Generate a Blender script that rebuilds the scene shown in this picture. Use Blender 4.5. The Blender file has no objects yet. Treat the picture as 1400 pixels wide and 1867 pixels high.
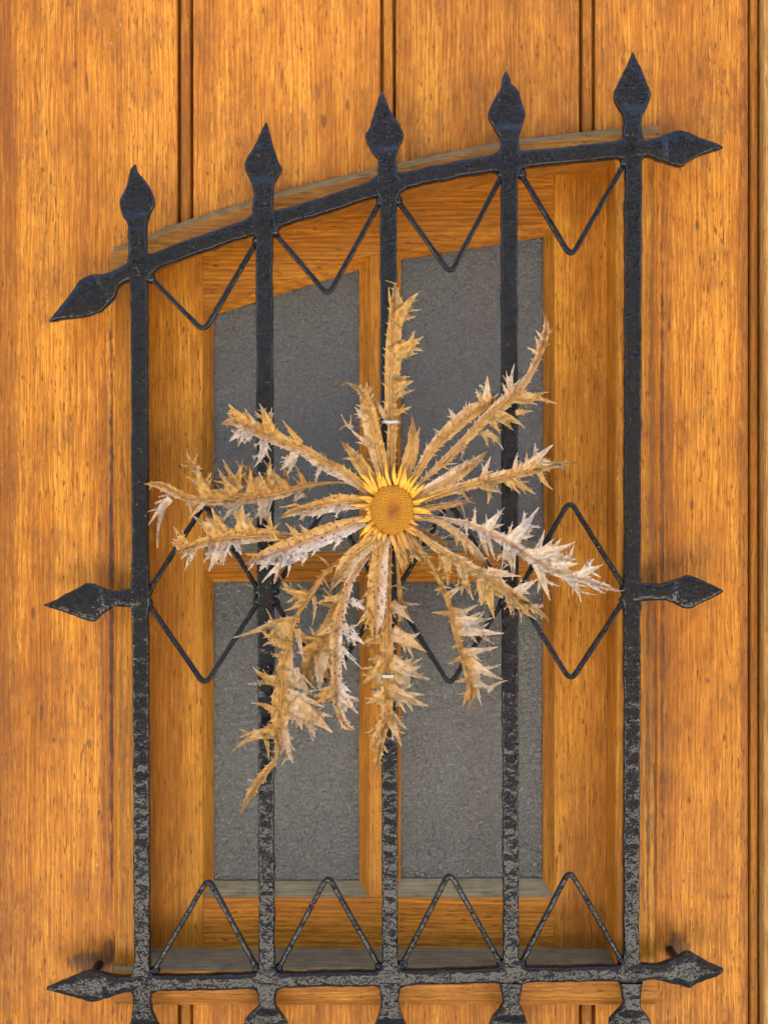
import bpy, bmesh, math, random
from mathutils import Vector, noise, Matrix
from mathutils.geometry import delaunay_2d_cdt
R = math.radians
scn = bpy.context.scene
col = scn.collection

# ------------------------------------------------------------------ camera
S = 0.0005            # metres per photograph pixel on the plane of the iron grille
D = 1.0               # camera to grille front
GY = -0.044           # y of the grille's front face (door face is y = 0)
CZ = 1.40
cam = bpy.data.cameras.new('camera')
camo = bpy.data.objects.new('camera', cam)
col.objects.link(camo)
camo.location = (0, GY - D, CZ)
camo.rotation_euler = (R(90), 0, 0)
cam.sensor_fit = 'HORIZONTAL'
cam.sensor_width = 36
cam.lens = 36 * D / (1400 * S)
cam.clip_start = 0.02
cam.clip_end = 2000
scn.camera = camo

# ------------------------------------------------------------------ sky and sun
SUN_EL, SUN_AZ = 67, 165          # azimuth from straight out of the door: the sun stands behind the house, the door is in open shade
wd = bpy.data.worlds.new('World')
scn.world = wd
wd.use_nodes = True
wn = wd.node_tree.nodes
sky = wn.new('ShaderNodeTexSky')
sky.sky_type = 'NISHITA'
sky.sun_disc = False
sky.sun_elevation = R(SUN_EL)
sky.sun_rotation = R(180 - SUN_AZ)
sky.dust_density = 2.5
sky.air_density = 0.8
sky.ozone_density = 0.6
wd.node_tree.links.new(sky.outputs[0], wn['Background'].inputs[0])
wn['Background'].inputs[1].default_value = 0.10
sun = bpy.data.lights.new('sun', 'SUN')
sun.energy = 5.0
sun.angle = R(0.53)
sun.color = (1, 0.95, 0.87)
suno = bpy.data.objects.new('sun', sun)
col.objects.link(suno)
sd = Vector((math.sin(R(SUN_AZ)) * math.cos(R(SUN_EL)), -math.cos(R(SUN_AZ)) * math.cos(R(SUN_EL)), math.sin(R(SUN_EL))))
suno.rotation_euler = sd.to_track_quat('Z', 'Y').to_euler()
suno.location = (0, -3, 5)
scn.view_settings.view_transform = 'Standard'
scn.view_settings.look = 'None'
scn.view_settings.exposure = 2.95
scn.view_settings.gamma = 1
scn.view_settings.use_curve_mapping = False
scn.render.engine = 'CYCLES'
scn.cycles.max_bounces = 6


# ------------------------------------------------------------------ helpers
def W(px, py, y):
    f = (y - GY + D) / D
    return Vector(((px - 700) * S * f, y, CZ + (933.5 - py) * S * f))


def meta(o, label=None, cat=None, group=None, kind=None):
    if label: o['label'] = label
    if cat: o['category'] = cat
    if group: o['group'] = group
    if kind: o['kind'] = kind
    return o


def root(name, loc, label, cat, group=None):
    o = bpy.data.objects.new(name, None)
    o.empty_display_size = 0.05
    o.location = loc
    col.objects.link(o)
    return meta(o, label, cat, group)


def adopt(o, parent):
    if parent is None: return
    o.parent = parent
    p, m = parent, Matrix()
    loc = Vector()
    while p:
        loc += p.location + (p.matrix_parent_inverse.translation if p.parent else Vector())
        p = p.parent
    o.matrix_parent_inverse = Matrix.Translation(-loc)


def build(name, verts, faces, mats, parent=None, smooth=False, midx=None, bevel=0, segs=2, sharp=None):
    me = bpy.data.meshes.new(name)
    me.from_pydata([tuple(v) for v in verts], [], faces)
    bm = bmesh.new(); bm.from_mesh(me)
    bmesh.ops.recalc_face_normals(bm, faces=bm.faces)
    bm.to_mesh(me); bm.free()
    if not isinstance(mats, (list, tuple)): mats = [mats]
    for m in mats: me.materials.append(m)
    if midx:
        for p, i in zip(me.polygons, midx): p.material_index = i
    if smooth:
        me.polygons.foreach_set('use_smooth', [True] * len(me.polygons))
        if sharp:
            me.set_sharp_from_angle(angle=R(sharp))
    o = bpy.data.objects.new(name, me)
    col.objects.link(o)
    adopt(o, parent)
    if bevel:
        b = o.modifiers.new('bevel', 'BEVEL')
        b.width = bevel; b.segments = segs; b.limit_method = 'ANGLE'; b.angle_limit = R(35)
        b.harden_normals = False
    return o


def extrude(outline, y0, y1):
    """outline: list of Vectors in the XZ plane (front), front y0, back y1"""
    n = len(outline)
    v = [Vector((p.x, y0, p.z)) for p in outline] + [Vector((p.x, y1, p.z)) for p in outline]
    f = [list(range(n)), list(range(2 * n - 1, n - 1, -1))]
    for i in range(n):
        j = (i + 1) % n
        f.append([i, n + i, n + j, j])
    return v, f


def interp(tab, x):
    if x <= tab[0][0]: return tab[0][1]
    for (a, b), (c, d) in zip(tab, tab[1:]):
        if x <= c: return b + (d - b) * (x - a) / (c - a)
    return tab[-1][1]


def smooth_interp(tab, x):
    """Catmull-Rom through (x, y) table"""
    if x <= tab[0][0]: return tab[0][1]
    if x >= tab[-1][0]: return tab[-1][1]
    for i in range(len(tab) - 1):
        if x <= tab[i + 1][0]:
            x1, y1 = tab[i]; x2, y2 = tab[i + 1]
            x0, y0 = tab[i - 1] if i > 0 else (2 * x1 - x2, 2 * y1 - y2)
            x3, y3 = tab[i + 2] if i + 2 < len(tab) else (2 * x2 - x1, 2 * y2 - y1)
            t = (x - x1) / (x2 - x1)
            m1 = (y2 - y0) / (x2 - x0) * (x2 - x1); m2 = (y3 - y1) / (x3 - x1) * (x2 - x1)
            return ((2*t**3 - 3*t*t + 1) * y1 + (t**3 - 2*t*t + t) * m1 + (-2*t**3 + 3*t*t) * y2 + (t**3 - t*t) * m2)


# ------------------------------------------------------------------ materials
class NT:
    def __init__(self, name):
        self.m = bpy.data.materials.new(name)
        self.m.use_nodes = True
        self.t = self.m.node_tree
        self.b = self.t.nodes['Principled BSDF']
        self.out = self.t.nodes['Material Output']

    def n(self, kind, **kw):
        o = self.t.nodes.new('ShaderNode' + kind)
        for k, v in kw.items():
            if isinstance(k, str) and hasattr(o, k): setattr(o, k, v)
        return o

    def l(self, a, b):
        self.t.links.new(a, b)

    def val(self, sock, v):
        if hasattr(v, 'is_output') or isinstance(v, bpy.types.NodeSocket): self.l(v, sock)
        else: sock.default_value = v

    def math(self, op, a, b=0.0, c=0.0, clamp=False):
        o = self.n('Math', operation=op, use_clamp=clamp)
        for s, v in zip(o.inputs, (a, b, c)): self.val(s, v)
        return o.outputs[0]

    def mix(self, f, a, b, blend='MIX'):
        o = self.n('Mix', data_type='RGBA', blend_type=blend, clamp_factor=True)
        self.val(o.inputs[0], f); self.val(o.inputs[6], a); self.val(o.inputs[7], b)
        return o.outputs[2]

    def mapping(self, vec, scale=(1, 1, 1), loc=(0, 0, 0)):
        o = self.n('Mapping')
        self.l(vec, o.inputs[0]); o.inputs['Scale'].default_value = scale; o.inputs['Location'].default_value = loc
        return o.outputs[0]

    def noise(self, vec, scale=1, detail=3, rough=0.55, dist=0.0):
        o = self.n('TexNoise')
        self.l(vec, o.inputs['Vector']); o.inputs['Scale'].default_value = scale
        o.inputs['Detail'].default_value = detail; o.inputs['Roughness'].default_value = rough
        o.inputs['Distortion'].default_value = dist
        return o.outputs[0]

    def step(self, v, a, b, lo=0.0, hi=1.0):
        o = self.n('MapRange', interpolation_type='SMOOTHSTEP')
        self.val(o.inputs[0], v)
        for i, x in enumerate((a, b, lo, hi)): o.inputs[i + 1].default_value = x
        return o.outputs[0]

    def ramp(self, v, stops):
        o = self.n('ValToRGB')
        e = o.color_ramp.elements
        while len(e) < len(stops): e.new(0.5)
        for el, (p, c) in zip(e, stops):
            el.position = p; el.color = (*c, 1)
        self.val(o.inputs[0], v)
        return o.outputs[0]

    def bump(self, h, strength, dist, normal=None):
        o = self.n('Bump')
        o.inputs['Strength'].default_value = strength; o.inputs['Distance'].default_value = dist
        self.l(h, o.inputs['Height'])
        if normal is not None: self.l(normal, o.inputs['Normal'])
        return o.outputs[0]

    def coords(self):
        tc = self.n('TexCoord'); oi = self.n('ObjectInfo')
        r = self.n('Combine' + 'XYZ')
        k = self.math('MULTIPLY', oi.outputs['Random'], 37.0)
        k2 = self.math('MULTIPLY', oi.outputs['Random'], 91.0)
        self.l(k, r.inputs[0]); self.l(k2, r.inputs[2])
        v = self.n('VectorMath', operation='ADD')
        self.l(tc.outputs['Object'], v.inputs[0]); self.l(r.outputs[0], v.inputs[1])
        return v.outputs[0], tc.outputs['Object'], oi.outputs['Random']


def wood(name, axis='Z', dark=(0.16, 0.044, 0.004), mid=(0.48, 0.163, 0.016), light=(0.70, 0.30, 0.034),
         flame=0.35, wear=1.0, rough=0.38, stains=(), sat=1.0):
    g = NT(name)
    v, raw, rnd = g.coords()

    def sc(across, along):
        return (across, across, along) if axis == 'Z' else (along, across, across)
    # slow warp so the grain wanders
    warp = g.n('TexNoise'); g.l(g.mapping(v, sc(14, 3)), warp.inputs['Vector']); warp.inputs['Scale'].default_value = 1; warp.inputs['Detail'].default_value = 2
    wv = g.n('VectorMath', operation='SCALE'); g.l(warp.outputs['Color'], wv.inputs[0]); wv.inputs[3].default_value = 0.012
    va = g.n('VectorMath', operation='ADD'); g.l(v, va.inputs[0]); g.l(wv.outputs[0], va.inputs[1])
    v2 = va.outputs[0]
    fine = g.noise(g.mapping(v2, sc(1050, 22)), 1, 4, 0.7)
    midn = g.noise(g.mapping(v2, sc(240, 3)), 1, 4, 0.65)
    broad = g.noise(g.mapping(v2, sc(26, 2.2)), 1, 4, 0.6)
    blot = g.noise(g.mapping(v, sc(150, 48)), 1, 4, 0.75)
    wave = g.n('TexWave', wave_type='BANDS', bands_direction='X' if axis == 'Z' else 'Z')
    g.l(g.mapping(v2, sc(60, 9)), wave.inputs['Vector'])
    wave.inputs['Scale'].default_value = 1.1; wave.inputs['Distortion'].default_value = 9
    wave.inputs['Detail'].default_value = 3; wave.inputs['Detail Scale'].default_value = 0.7; wave.inputs['Detail Roughness'].default_value = 0.6
    t = g.math('MULTIPLY', fine, 0.76)
    t = g.math('MULTIPLY_ADD', midn, 0.27, t)
    t = g.math('MULTIPLY_ADD', broad, 0.55, t)
    t = g.math('MULTIPLY_ADD', wave.outputs['Fac'], flame * 0.22, t)
    t = g.math('MULTIPLY_ADD', blot, 0.42, t)
    t = g.math('SUBTRACT', t, 0.50 + flame * 0.11)
    c = g.ramp(t, [(0.12, dark), (0.34, tuple(a * 0.55 + b * 0.45 for a, b in zip(dark, mid))), (0.5, mid), (0.66, light), (0.86, tuple(min(1, x * 1.16 + 0.006) for x in light))])
    # dark open pores, short dashes along the grain
    pore = g.noise(g.mapping(v2, sc(640, 85)), 1, 2, 0.5)
    pm = g.math('MULTIPLY', g.step(pore, 0.60, 0.70), g.step(broad, 0.30, 0.62, 0.25, 0.95))
    c = g.mix(g.math('MULTIPLY', pm, 0.8), c, (0.075, 0.026, 0.008, 1))
    # bigger dark flecks and weathering marks
    fl = g.noise(g.mapping(v, sc(190, 52)), 1, 3, 0.6, 0.4)
    fm = g.step(fl, 0.665, 0.72)
    c = g.mix(g.math('MULTIPLY', fm, 0.55 * wear), c, (0.06, 0.028, 0.013, 1))
    # worn reddish varnish patches, crackled
    pn = g.noise(g.mapping(v, sc(21, 9)), 1, 3, 0.7)
    pt = g.math('MULTIPLY', g.step(pn, 0.47, 0.60), g.step(blot, 0.44, 0.54))
    c = g.mix(g.math('MULTIPLY', pt, 0.40 * wear), c, (0.19, 0.062, 0.014, 1))
    # pale scuffs
    sn = g.noise(g.mapping(v, sc(300, 170)), 1, 3, 0.75)
    sm = g.math('MULTIPLY', g.step(sn, 0.60, 0.68), g.step(g.noise(g.mapping(v, sc(17, 7), (3, 1, 8)), 1, 3, 0.6), 0.55, 0.68))
    c = g.mix(g.math('MULTIPLY', sm, 0.55 * wear), c, (0.62, 0.42, 0.24, 1))
    # per-piece tone
    hs = g.n('HueSaturation'); g.l(c, hs.inputs['Color'])
    hs.inputs['Saturation'].default_value = sat
    g.val(hs.inputs['Value'], g.math('MULTIPLY_ADD', rnd, 0.24, 0.86))
    c = hs.outputs[0]
    # stains with a place of their own: (x, z, rx, rz, amount)
    if stains:
        sep = g.n('SeparateXYZ'); g.l(raw, sep.inputs[0])
        nn = g.noise(g.mapping(v, sc(240, 60)), 1, 4, 0.65)
        for (sx, sz, rx, rz, am, colr) in stains:
            dx = g.math('DIVIDE', g.math('SUBTRACT', sep.outputs[0], sx), rx)
            dz = g.math('DIVIDE', g.math('SUBTRACT', sep.outputs[2], sz), rz)
            rr = g.math('ADD', g.math('MULTIPLY', dx, dx), g.math('MULTIPLY', dz, dz))
            rr = g.math('MULTIPLY_ADD', g.math('SUBTRACT', nn, 0.5), 2.6, rr)
            c = g.mix(g.math('MULTIPLY', g.step(rr, 1.0, 0.1), am), c, (*colr, 1))
    g.l(c, g.b.inputs['Base Color'])
    h = g.math('MULTIPLY_ADD', g.step(pore, 0.60, 0.70), -0.8, fine)
    h = g.math('MULTIPLY_ADD', blot, 0.5, h)
    g.l(g.bump(h, 0.6, 0.0007), g.b.inputs['Normal'])
    g.l(g.step(blot, 0.3, 0.7, rough - 0.06, rough + 0.2), g.b.inputs['Roughness'])
    g.b.inputs['Specular IOR Level'].default_value = 0.22
    return g.m


def grey_wood(name, axis='X', k=(0.86, 0.86, 0.86)):
    g = NT(name)
    v, raw, rnd = g.coords()
    s = (24, 500, 500) if axis == 'X' else (500, 500, 24)
    a = g.noise(g.mapping(v, s), 1, 5, 0.65)
    b = g.noise(v, 60, 5, 0.7)
    t = g.math('MULTIPLY_ADD', a, 0.6, g.math('MULTIPLY', b, 0.4))
    c = g.ramp(t, [(0.3, tuple(a * b for a, b in zip(k, (0.09, 0.068, 0.036)))), (0.5, tuple(a * b for a, b in zip(k, (0.27, 0.215, 0.115)))), (0.66, tuple(a * b for a, b in zip(k, (0.40, 0.325, 0.18)))), (0.8, tuple(a * b for a, b in zip(k, (0.5, 0.41, 0.24))))])
    c = g.mix(g.step(b, 0.60, 0.72), c, (0.3, 0.15, 0.05, 1))
    g.l(c, g.b.inputs['Base Color'])
    g.b.inputs['Roughness'].default_value = 0.75
    g.b.inputs['Specular IOR Level'].default_value = 0.2
    g.l(g.bump(t, 0.6, 0.0006), g.b.inputs['Normal'])
    return g.m


def iron():
    g = NT('black_gloss_paint')
    v, raw, rnd = g.coords()
    big = g.noise(v, 95, 3, 0.5)
    lump = g.noise(v, 300, 2, 0.5, 0.6)
    spk = g.noise(v, 620, 2, 0.5)
    patch = g.noise(v, 26, 3, 0.6)
    lm = g.math('MULTIPLY', g.step(lump, 0.58, 0.65), g.step(patch, 0.40, 0.52))
    dm = g.math('MULTIPLY', g.step(lump, 0.42, 0.36), g.step(patch, 0.50, 0.62))
    sm = g.math('MULTIPLY', g.step(spk, 0.62, 0.68), g.step(patch, 0.32, 0.46))
    h = g.math('MULTIPLY_ADD', big, 0.7, g.math('MULTIPLY', lm, 1.0))
    h = g.math('MULTIPLY_ADD', dm, -0.6, h)
    h = g.math('MULTIPLY_ADD', sm, 0.8, h)
    g.l(g.bump(h, 1.0, 0.0022), g.b.inputs['Normal'])
    # grey dusty patches, stronger low down, with the ground's sheen painted in; some rust
    greyn = g.noise(v, 75, 6, 0.72)
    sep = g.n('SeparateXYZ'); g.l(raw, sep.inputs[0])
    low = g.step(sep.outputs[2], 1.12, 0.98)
    greym = g.math('MULTIPLY', g.step(greyn, 0.56, 0.66), g.math('MULTIPLY_ADD', low, 0.14, 0.03))
    c = g.mix(greym, (0.006, 0.0062, 0.007, 1), (0.075, 0.066, 0.05, 1))
    rm = g.math('MULTIPLY', g.step(g.noise(v, 48, 5, 0.7), 0.66, 0.72), low)
    c = g.mix(g.math('MULTIPLY', rm, 0.8), c, (0.3, 0.17, 0.08, 1))
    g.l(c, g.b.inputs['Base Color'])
    g.l(g.math('MULTIPLY_ADD', greym, 0.3, g.step(patch, 0.3, 0.7, 0.05, 0.11)), g.b.inputs['Roughness'])
    g.b.inputs['Specular IOR Level'].default_value = 0.41
    return g.m


def glass():
    g = NT('textured_obscure_glass')
    v, raw, rnd = g.coords()
    a = g.noise(v, 300, 2, 0.65, 0.4)
    bn = g.bump(a, 1.0, 0.0070)
    g.l(bn, g.b.inputs['Normal']); g.l(g.bump(a, 1.0, 0.0022), g.b.inputs['Coat Normal'])
    g.b.inputs['Coat Weight'].default_value = 1.0; g.b.inputs['Coat IOR'].default_value = 1.55; g.b.inputs['Coat Roughness'].default_value = 0.02
    g.b.inputs['Base Color'].default_value = (0.62, 0.60, 0.50, 1)
    g.b.inputs['Roughness'].default_value = 0.06
    g.b.inputs['Transmission Weight'].default_value = 0.90
    g.b.inputs['IOR'].default_value = 1.5
    g.b.inputs['Specular IOR Level'].default_value = 0.85
    return g.m


def leaf_mat(name='dried_leaf', gold=False):
    g = NT(name)
    v, raw, rnd = g.coords()
    at = g.n('Attribute', attribute_name='lf'); sep = g.n('SeparateColor'); g.l(at.outputs['Color'], sep.inputs[0])
    side, tip, rib = sep.outputs[0], sep.outputs[1], sep.outputs[2]
    oi = g.n('ObjectInfo'); so = g.n('SeparateColor'); g.l(oi.outputs['Color'], so.inputs[0])
    white, dots, brown = so.outputs[0], so.outputs[1], so.outputs[2]
    n1 = g.noise(v, 70, 4, 0.65)
    n3 = g.noise(v, 30, 3, 0.6)
    fb = g.n('Attribute', attribute_name='fib')
    n2 = g.noise(g.mapping(fb.outputs['Vector'], (5.5, 0.55, 1)), 1, 4, 0.65)
    n4 = g.noise(v, 170, 3, 0.65)
    tan = g.ramp(g.math('MULTIPLY_ADD', n2, 0.6, g.math('MULTIPLY', n4, 0.4)),
                 [(0.28, (0.19, 0.062, 0.010)), (0.40, (0.50, 0.215, 0.042)), (0.53, (0.74, 0.415, 0.115)), (0.70, (0.88, 0.63, 0.27))])
    wht = g.ramp(g.math('MULTIPLY_ADD', n2, 0.6, g.math('MULTIPLY', n4, 0.4)), [(0.28, (0.28, 0.13, 0.065)), (0.42, (0.70, 0.48, 0.32)), (0.57, (0.92, 0.79, 0.66))])
    wf = g.math('MULTIPLY_ADD', side, 0.95, g.math('MULTIPLY_ADD', n3, 0.8, -1.16))
    wf = g.math('MULTIPLY_ADD', white, 1.25, wf)
    wf = g.math('MULTIPLY', g.step(wf, -0.05, 0.85), 0.92)
    c = g.mix(wf, tan, wht)
    br = g.ramp(n2, [(0.3, (0.10, 0.045, 0.018)), (0.7, (0.36, 0.19, 0.075))])
    c = g.mix(g.math('MULTIPLY', brown, g.step(n1, 0.34, 0.6, 0.35, 1.0)), c, br)
    # midrib stripe
    c = g.mix(g.math('MULTIPLY', rib, 0.72), c, (0.24, 0.085, 0.014, 1))
    # fungal specks
    vor = g.n('TexVoronoi', feature='F1'); vor.inputs['Scale'].default_value = 300; vor.inputs['Randomness'].default_value = 1; g.l(v, vor.inputs['Vector'])
    vs = g.n('SeparateColor'); g.l(vor.outputs['Color'], vs.inputs[0])
    dm = g.math('MULTIPLY', g.step(vor.outputs['Distance'], 0.42, 0.26), g.step(vs.outputs[0], 0.45, 0.5))
    dm = g.math('MULTIPLY', dm, dots)
    dm = g.math('MULTIPLY', dm, g.step(n1, 0.36, 0.5))
    c = g.mix(g.math('MULTIPLY', dm, 0.85), c, (0.035, 0.016, 0.02, 1))
    c = g.mix(g.math('MULTIPLY', g.step(tip, 0.25, 1.0), 0.8), c, (0.76, 0.58, 0.33, 1))
    g.l(c, g.b.inputs['Base Color'])
    g.b.inputs['Roughness'].default_value = 0.62
    g.b.inputs['Specular IOR Level'].default_value = 0.3
    st = g.noise(v, 420, 4, 0.7)
    g.l(g.bump(g.math('MULTIPLY_ADD', n2, 1.6, g.math('MULTIPLY', st, 0.5)), 0.9, 0.0014), g.b.inputs['Normal'])
    tr = g.n('BsdfTranslucent'); g.l(c, tr.inputs[0])
    mx = g.n('MixShader'); mx.inputs[0].default_value = 0.12
    g.l(g.b.outputs[0], mx.inputs[1]); g.l(tr.outputs[0], mx.inputs[2]); g.l(mx.outputs[0], g.out.inputs[0])
    return g.m


def simple(name, c0, c1, scale=200, rough=0.6, bump=0.3, bd=0.0005, spec=0.4):
    g = NT(name)
    v, raw, rnd = g.coords()
    n = g.noise(v, scale, 4, 0.6)
    g.l(g.ramp(n, [(0.3, c0), (0.7, c1)]), g.b.inputs['Base Color'])
    g.b.inputs['Roughness'].default_value = rough
    g.b.inputs['Specular IOR Level'].default_value = spec
    g.l(g.bump(n, bump, bd), g.b.inputs['Normal'])
    return g.m


def sx(px, y=0.0): return W(px, 933.5, y).x
def sz(py, y=0.0): return W(700, py, y).z


BLK = (0.03, 0.022, 0.018)
RED = (0.17, 0.055, 0.014)
plank_stains_shade = [
    (sx(1068), sz(1742), 0.020, 0.024, 0.6, BLK), (sx(165), sz(1756), 0.026, 0.014, 0.75, BLK),
    (sx(200), sz(1750), 0.010, 0.024, 0.6, BLK), (sx(1232), sz(1730), 0.014, 0.018, 0.7, BLK),
    (sx(6), sz(900), 0.018, 0.9, 0.45, RED), (sx(1362), sz(900), 0.010, 1.0, 0.6, RED),
    (sx(192), sz(1150), 0.008, 0.33, 0.5, RED), (sx(1215), sz(900), 0.008, 0.4, 0.35, RED),
    (sx(203.5), sz(1120), 0.0028, 0.36, 0.8, BLK), (sx(1207), sz(1000), 0.0026, 0.42, 0.6, BLK),  # lines beside the casing: crevice dirt and the edge's shade painted together
    (sx(598), sz(345), 0.06, 0.012, 0.45, BLK), (sx(835), sz(290), 0.06, 0.010, 0.4, BLK),
] + [(sx(a), sz(b), c * S, d * S, 0.55, e) for a, b, c, d, e in (
    (1366, 36, 13, 24, RED), (514, 140, 5, 26, BLK), (157, 150, 5, 24, BLK), (137, 117, 5, 12, BLK), (78, 310, 5, 7, BLK), (590, 220, 6, 16, BLK), (634, 190, 5, 14, BLK), (951, 86, 4, 9, BLK),
    (1275, 130, 4, 22, BLK), (1271, 410, 5, 14, BLK), (1262, 920, 6, 14, BLK), (1290, 1240, 6, 10, BLK), (98, 1350, 5, 8, BLK), (162, 1355, 6, 12, BLK), (60, 1120, 5, 16, BLK), (1257, 1460, 5, 8, BLK), (75, 1300, 5, 18, BLK), (1220, 590, 4, 20, BLK))]
M_PLANK = wood('oak_plank', 'Z', stains=plank_stains_shade, wear=1.35)
M_BEAD = wood('oak_bead', 'Z', mid=(0.37, 0.125, 0.012), light=(0.56, 0.23, 0.022), wear=1.2)
M_CASE = wood('oak_casing_upright', 'Z', stains=[(sx(1189, -0.015), sz(800), 0.0042, 0.36, 0.75, RED), (sx(1196, -0.015), sz(1500), 0.003, 0.3, 0.6, BLK), (sx(1181, -0.015), sz(1350), 0.0025, 0.25, 0.6, BLK), (sx(222, -0.015), sz(1300), 0.004, 0.3, 0.5, RED)], mid=(0.42, 0.15, 0.012), light=(0.62, 0.27, 0.024), wear=1.1)
M_CASEX = wood('oak_casing_rail', 'X', mid=(0.38, 0.145, 0.018), light=(0.56, 0.26, 0.036), wear=1.1)
M_STILE = wood('oak_sash_stile', 'Z', mid=(0.42, 0.15, 0.012), light=(0.62, 0.27, 0.026), wear=0.7, flame=0.2)
M_RAIL = wood('oak_sash_rail', 'X', mid=(0.42, 0.142, 0.010), light=(0.60, 0.245, 0.022), wear=0.6, flame=0.6)
M_FRAME = wood('pale_oak_frame', 'Z', mid=(0.50, 0.25, 0.06), light=(0.68, 0.42, 0.14), wear=0.5)
M_GREY = grey_wood('weathered_grey_wood')
M_TRIM = grey_wood('weathered_brown_wood', k=(0.92, 0.74, 0.55))
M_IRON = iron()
M_GLASS = glass()
M_LEAF = leaf_mat()
M_RIB = simple('dried_midrib', (0.36, 0.15, 0.03), (0.66, 0.36, 0.10), 300, 0.6)
M_BRACT = simple('golden_bract', (0.60, 0.235, 0.008), (0.90, 0.50, 0.03), 160, 0.42, 0.25)
M_OBRACT = simple('orange_bract', (0.48, 0.19, 0.02), (0.70, 0.37, 0.07), 160, 0.5, 0.25)
M_TIE = simple('white_nylon', (0.40, 0.40, 0.40), (0.50, 0.50, 0.49), 80, 0.35, 0.05)


def disc_mat():
    g = NT('golden_disc')
    tc = g.n('TexCoord')
    d = g.n('VectorMath', operation='DISTANCE')
    sep = g.n('VectorMath', operation='MULTIPLY'); g.l(tc.outputs['Object'], sep.inputs[0]); sep.inputs[1].default_value = (1, 0, 0.87)
    cc = W(717, 930, GY - 0.03)
    g.l(sep.outputs[0], d.inputs[0]); d.inputs[1].default_value = (cc.x, 0, cc.z * 0.87)
    n = g.noise(tc.outputs['Object'], 260, 4, 0.6)
    t = g.math('MULTIPLY_ADD', g.math('SUBTRACT', n, 0.5), 0.006, d.outputs['Value'])
    c = g.ramp(g.math('MULTIPLY', t, 50), [(0.06, (0.36, 0.12, 0.012)), (0.19, (0.55, 0.22, 0.018)), (0.34, (0.84, 0.42, 0.02)), (0.6, (0.93, 0.55, 0.04)), (0.95, (0.86, 0.44, 0.025))])
    g.l(c, g.b.inputs['Base Color'])
    g.b.inputs['Roughness'].default_value = 0.6
    return g.m


M_DISC = disc_mat()
M_DISCB = simple('disc_base', (0.22, 0.07, 0.005), (0.36, 0.13, 0.01), 200, 0.7)

# ------------------------------------------------------------------ ground and house
g = NT('paving_stone')
v, raw, rnd = g.coords()
br = g.n('TexBrick'); g.l(raw, br.inputs['Vector']); br.inputs['Scale'].default_value = 1.6
br.inputs['Color1'].default_value = (0.46, 0.43, 0.37, 1); br.inputs['Color2'].default_value = (0.54, 0.50, 0.43, 1); br.inputs['Mortar'].default_value = (0.16, 0.145, 0.12, 1)
br.inputs['Mortar Size'].default_value = 0.012
g.l(g.mix(g.math('MULTIPLY', g.noise(v, 5, 6, 0.7), 0.5), br.outputs[0], (0.40, 0.37, 0.31, 1)), g.b.inputs['Base Color'])
g.b.inputs['Roughness'].default_value = 0.85
vv, ff = [], []
for (x, y, z) in [(-40, -3.4, -0.13), (40, -3.4, -0.13), (40, 0.5, -0.13), (-40, 0.5, -0.13), (-40, -3.4, 0), (40, -3.4, 0), (40, 0.5, 0), (-40, 0.5, 0)]:
    vv.append(Vector((x, y, z)))
meta(build('pavement', vv, [[0, 1, 2, 3], [4, 5, 6, 7], [0, 1, 5, 4], [1, 2, 6, 5], [2, 3, 7, 6], [3, 0, 4, 7]], g.m, bevel=0.015), kind='structure')
M_ROAD = simple('asphalt', (0.045, 0.044, 0.042), (0.085, 0.082, 0.076), 40, 0.9, 0.4, 0.004)
meta(build('ground', [(-150, -150, -0.12), (150, -150, -0.12), (150, 150, -0.12), (-150, 150, -0.12)], [[0, 1, 2, 3]], M_ROAD), kind='structure')

g = NT('lime_render')
v, raw, rnd = g.coords()
n = g.noise(v, 9, 6, 0.7); n2 = g.noise(v, 160, 4, 0.6)
g.l(g.ramp(n, [(0.3, (0.42, 0.37, 0.29)), (0.7, (0.58, 0.53, 0.44))]), g.b.inputs['Base Color'])
g.b.inputs['Roughness'].default_value = 0.9
g.l(g.bump(n2, 0.5, 0.003), g.b.inputs['Normal'])
DX0, DX1 = sx(-14), sx(1370)          # door leaf
FX0, FX1 = DX0 - 0.085, DX1 + 0.085   # outside of the door frame
DTOP = 2.08
out = [(-3, 0), (FX0, 0), (FX0, DTOP + 0.09), (FX1, DTOP + 0.09), (FX1, 0), (3, 0), (3, 3.5), (-3, 3.5)]
vv, ff = extrude([Vector((a, 0, b)) for a, b in out], -0.07, 0.33)
hw = build('house_wall', vv, ff, g.m)
meta(hw, 'pale rendered house wall surrounding the wooden door', 'wall')
# hall behind the door
g2 = simple('hall_plaster', (0.16, 0.15, 0.125), (0.2, 0.185, 0.15), 6, 0.9, 0.1)
vv, ff = [], []
for (x, y, z) in [(-1.2, 0.335, 0.01), (1.2, 0.335, 0.01), (1.2, 2.4, 0.01), (-1.2, 2.4, 0.01), (-1.2, 0.335, 2.6), (1.2, 0.335, 2.6), (1.2, 2.4, 2.6), (-1.2, 2.4, 2.6)]:
    vv.append(Vector((x, y, z)))
hall = build('hall_interior', vv, [[0, 1, 2, 3], [4, 5, 6, 7], [1, 2, 6, 5], [2, 3, 7, 6], [3, 0, 4, 7]], g2)
meta(hall, kind='structure')

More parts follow.
